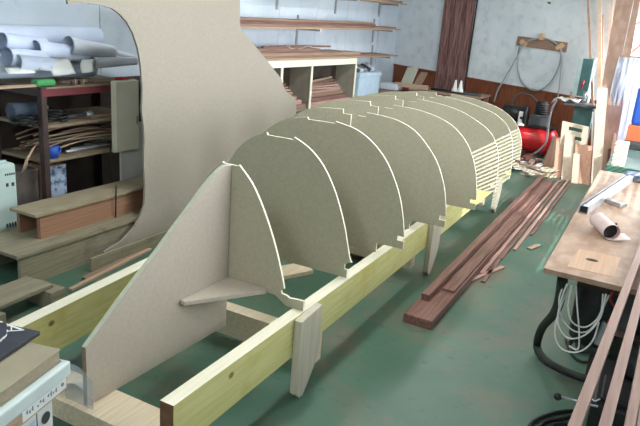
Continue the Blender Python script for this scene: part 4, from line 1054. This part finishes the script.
# ---------------------------------- things behind the hull at the back wall
sd = thing('side_table', 'low wooden table along the back wall behind the hull', 'table', (-2.9, 9.3, 0))
MB().box(-3.3, -2.2, 9.15, 9.75, .74, .77, bev=.003).build('top', BRN, sd)
for sx in (-3.25, -2.25):
    for sy in (9.2, 9.7): MB().box(sx-.03, sx+.03, sy-.03, sy+.03, 0, .74).build('leg', BRN, sd)
a, b_ = at(400, 86, y=9.4), at(411, 86, y=9.4)
mb = MB().ext([V((a.x, 9.38, .77)), V((b_.x, 9.38, .77)), V((b_.x+.05, 9.5, at(413, 67, y=9.5).z)), V((a.x+.05, 9.5, at(405, 67, y=9.5).z))], V((0, .02, 0)))
tag(mb.build('pale_board', mat('pale_grey_green', (172, 172, 158), (182, 182, 168), 8)), 'pale grey board leaning upright on the table behind the hull', 'board')
mb = MB().ext([V((b_.x+.01, 9.42, .77)), V((b_.x+.14, 9.42, .77)), V((b_.x+.2, 9.52, 1.0)), V((b_.x+.09, 9.52, 1.0))], V((0, .02, 0)))
tag(mb.build('brown_board', BRN), 'small brown board leaning beside the pale grey board', 'board')
plank('wood_beam', 'short tan beam lying on the table in front of the pale board', 'beam', (a.x-.02, 9.25, .80), (b_.x+.32, 9.25, .80), .07, .06, BRN2)
tag(MB().cyl((-3.0, 9.3, .79), (-2.25, 9.35, .79), .018, n=12).build('dark_bar', BLACK), 'long dark bar lying on the table below the pillar', 'bar')
tag(MB().cyl((-2.75, 9.22, .785), (-2.22, 9.2, .785), .014, n=12).build('dark_bar', DKGREY), 'shorter grey bar in front of the long dark bar', 'bar')
for k_, px in enumerate((454, 459.5)):
    c = at(px, 95, y=9.28)
    tag(MB().lathe((min(c.x, -2.24), 9.28, .77), (0, 0, 1), [(0, 0), (.045, 0), (.045, .05), (.03, .08), (.012, .19), (.008, .19), (0, .19)], 18).build('nozzle_bottle', WHITE), ('left', 'right')[k_]+' of two white pointed nozzles standing on the table end', 'bottle', 'white nozzles behind the hull')

# ------------------------------------------------ green machine at the right
gy = 5.9
p0 = at(606, 165, y=gy)
gm = thing('planer_machine', 'green planing machine with dark base beyond the workbench', 'machine', (.15, 6.2, 0))
gx0 = p0.x; gz = p0.z
MB().box(gx0, .7, gy, gy+1.1, gz-.07, gz, bev=.006).build('table', MACHG, gm)
MB().box(gx0+.07, .62, gy+.08, gy+1.0, .12, gz-.07, bev=.01).build('body', DKGREY, gm)
MB().box(gx0+.03, .66, gy+.04, gy+1.05, 0, .12, bev=.01).build('plinth', BLACK, gm)
MB().box(gx0+.28, .6, gy+.35, gy+.8, gz, gz+.11, bev=.02).build('cutter_cover', mat('machine_lilac', (130, 130, 160), (146, 146, 176), 8), gm)
MB().cyl((gx0+.2, gy-.0, gz-.2), (gx0+.2, gy-.05, gz-.2), .06, n=20, rim=.008).build('handwheel', BLACK, gm)
w0, w1 = at(612.5, 158, y=gy+.05), at(625.5, 160, y=gy+.05); wz_ = at(618, 143, y=gy+.05).z
tag(MB().box(w0.x, w1.x, gy+.04, gy+.24, gz, wz_, bev=.003).build('wood_box', mat('box_pale', (222, 206, 190), (230, 216, 202), 8)), 'pale wooden box standing on the green machine table', 'box')
# stand by the window with drum, orange crate and blue sheet
st_ = thing('white_stand', 'white low cupboard by the window holding orange and grey things', 'cupboard', (.2, 8.0, 0))
sz = at(632, 152, y=7.7).z
sx = at(624, 150, y=7.7).x
MB().box(sx, .9, 7.7, 8.2, 0, sz, bev=.006).build('body', WHITE, st_)
MB().box(sx+.02, .45, 7.69, 7.7, .05, sz-.04).build('door', WHITE, st_)
dr = at(622, 133.5, y=7.75); r_ = .05
tag(MB().cyl((dr.x+.03, 7.85, sz+.052), (dr.x+.6, 7.85, sz+.052), .05, n=20, rim=.01).build('grey_canister', DKGREY), 'dark grey tube lying on the white cupboard at photo right', 'tube')
oz = at(632, 125, y=7.95).z
tag(MB().box(dr.x+.04, dr.x+.5, 7.93, 8.15, sz, max(oz, sz+.18), bev=.01).build('orange_crate', ORANGE), 'orange plastic crate on the white cupboard behind the grey tube', 'crate')
bz = at(636, 86, y=8.0).z; oz = max(oz, sz+.18)
tag(MB().box(at(637, 95, y=8.0).x, .5, 7.96, 8.12, oz, bz, bev=.03).build('blue_container', BLUE), 'deep blue container standing on the orange crate', 'container')
# translucent plastic sheet hanging before the window
PLASTIC = bpy.data.materials.new('translucent_plastic'); PLASTIC.use_nodes = True
pn = PLASTIC.node_tree; pn.nodes.clear()
o_ = pn.nodes.new('ShaderNodeOutputMaterial'); tl = pn.nodes.new('ShaderNodeBsdfTranslucent'); df = pn.nodes.new('ShaderNodeBsdfDiffuse'); mx = pn.nodes.new('ShaderNodeMixShader')
tl.inputs['Color'].default_value = rgb((220, 224, 232)); df.inputs['Color'].default_value = rgb((214, 216, 222)); mx.inputs[0].default_value = .5
pn.links.new(tl.outputs[0], mx.inputs[1]); pn.links.new(df.outputs[0], mx.inputs[2]); pn.links.new(mx.outputs[0], o_.inputs['Surface'])
xa, xb = at(608, 110, y=8.6).x, at(634, 110, y=8.6).x
g = [[(xa+(xb-xa)*i/24+.015*math.sin(j*.8+i), 8.6+.035*math.sin(i*1.3)+.01*math.sin(j), .35+1.15*j/8) for j in range(9)] for i in range(25)]
cs = thing('plastic_sheet', 'translucent white plastic sheet hanging in folds before the window', 'plastic sheet', ((xa+xb)/2, 8.6, .35))
MB().sheet(g, .002).build('sheet', PLASTIC, cs)
MB().beam((xa, 8.6, 1.512), (xb+.3, 8.6, 1.512), .02, .02).build('rail', BRNZ, cs)
for x_ in (xa+.03, xb+.2): MB().cyl((x_, 8.6, 1.52), (x_, 8.6, ZC-.002), .003, n=6).build('cord', WHITE, cs)

# ---------------------------------------------------------------- lighting
w = bpy.data.worlds.new('world'); scene.world = w; w.use_nodes = True
w.node_tree.nodes['Background'].inputs['Color'].default_value = (.80, .90, 1.0, 1)
w.node_tree.nodes['Background'].inputs['Strength'].default_value = 3.0
def area(name, loc, direction, sx, sy, power, col=(1, 1, 1)):
    d = bpy.data.lights.new(name, 'AREA'); d.shape = 'RECTANGLE'; d.size = sx; d.size_y = sy; d.energy = power; d.color = col
    o = bpy.data.objects.new(name, d); COL.objects.link(o); o.location = loc
    o.rotation_euler = V(direction).to_track_quat('-Z', 'Y').to_euler(); return o
sun = bpy.data.lights.new('sun', 'SUN'); sun.energy = 11.0; sun.angle = math.radians(.12); sun.color = (.95, .97, 1)
so = bpy.data.objects.new('sun', sun); COL.objects.link(so); so.location = (4, -3, 5); so.rotation_euler = V((-.6, .66, -.40)).to_track_quat('-Z', 'Y').to_euler()
ya, yb_, za, zb = RW[0]
area('daylight', (XR+.14, (ya+yb_)/2, (za+zb)/2), (-1, 0, -.12), yb_-ya, zb-za, 195, (.93, .97, 1))
area('daylight', bw((WX0+WX1)/2, (WZ0+WZ1)/2, .14), (-.25, -1, -.1), WX1-WX0, WZ1-WZ0, 230, (.93, .97, 1))
LAMP = bpy.data.materials.new('fill_tube'); LAMP.use_nodes = True
pb = LAMP.node_tree.nodes['Principled BSDF']; pb.inputs['Emission Color'].default_value = (.95, 1, 1, 1); pb.inputs['Emission Strength'].default_value = 4
for (x, y) in ((-1.2, -.4), (-1.6, 3.2), (-1.8, 6.6)):  # unseen ceiling tubes added as fill light
    t = thing('fill_lamp', 'added unseen fill lamp on the ceiling %s' % ('behind the camera' if y < 0 else 'over the front of the hull' if y < 4 else 'over the far end of the hull'), 'lamp', (x, y, ZC-.1))
    MB().box(x-.1, x+.1, y-.65, y+.65, ZC-.06, ZC-.001, bev=.005).build('housing', WHITE, t)
    for s_ in (-.05, .05): MB().cyl((x+s_, y-.6, ZC-.085), (x+s_, y+.6, ZC-.085), .016, n=12).build('tube', LAMP, t)
    area('fill_light', (x, y, ZC-.11), (0, 0, -1), .2, 1.2, 46, (.95, 1, 1))
scene.view_settings.view_transform = 'Standard'; scene.view_settings.look = 'None'
scene.view_settings.gamma = 1; scene.view_settings.use_curve_mapping = False
scene.view_settings.exposure = 0.0
scene.cycles.use_denoising = True
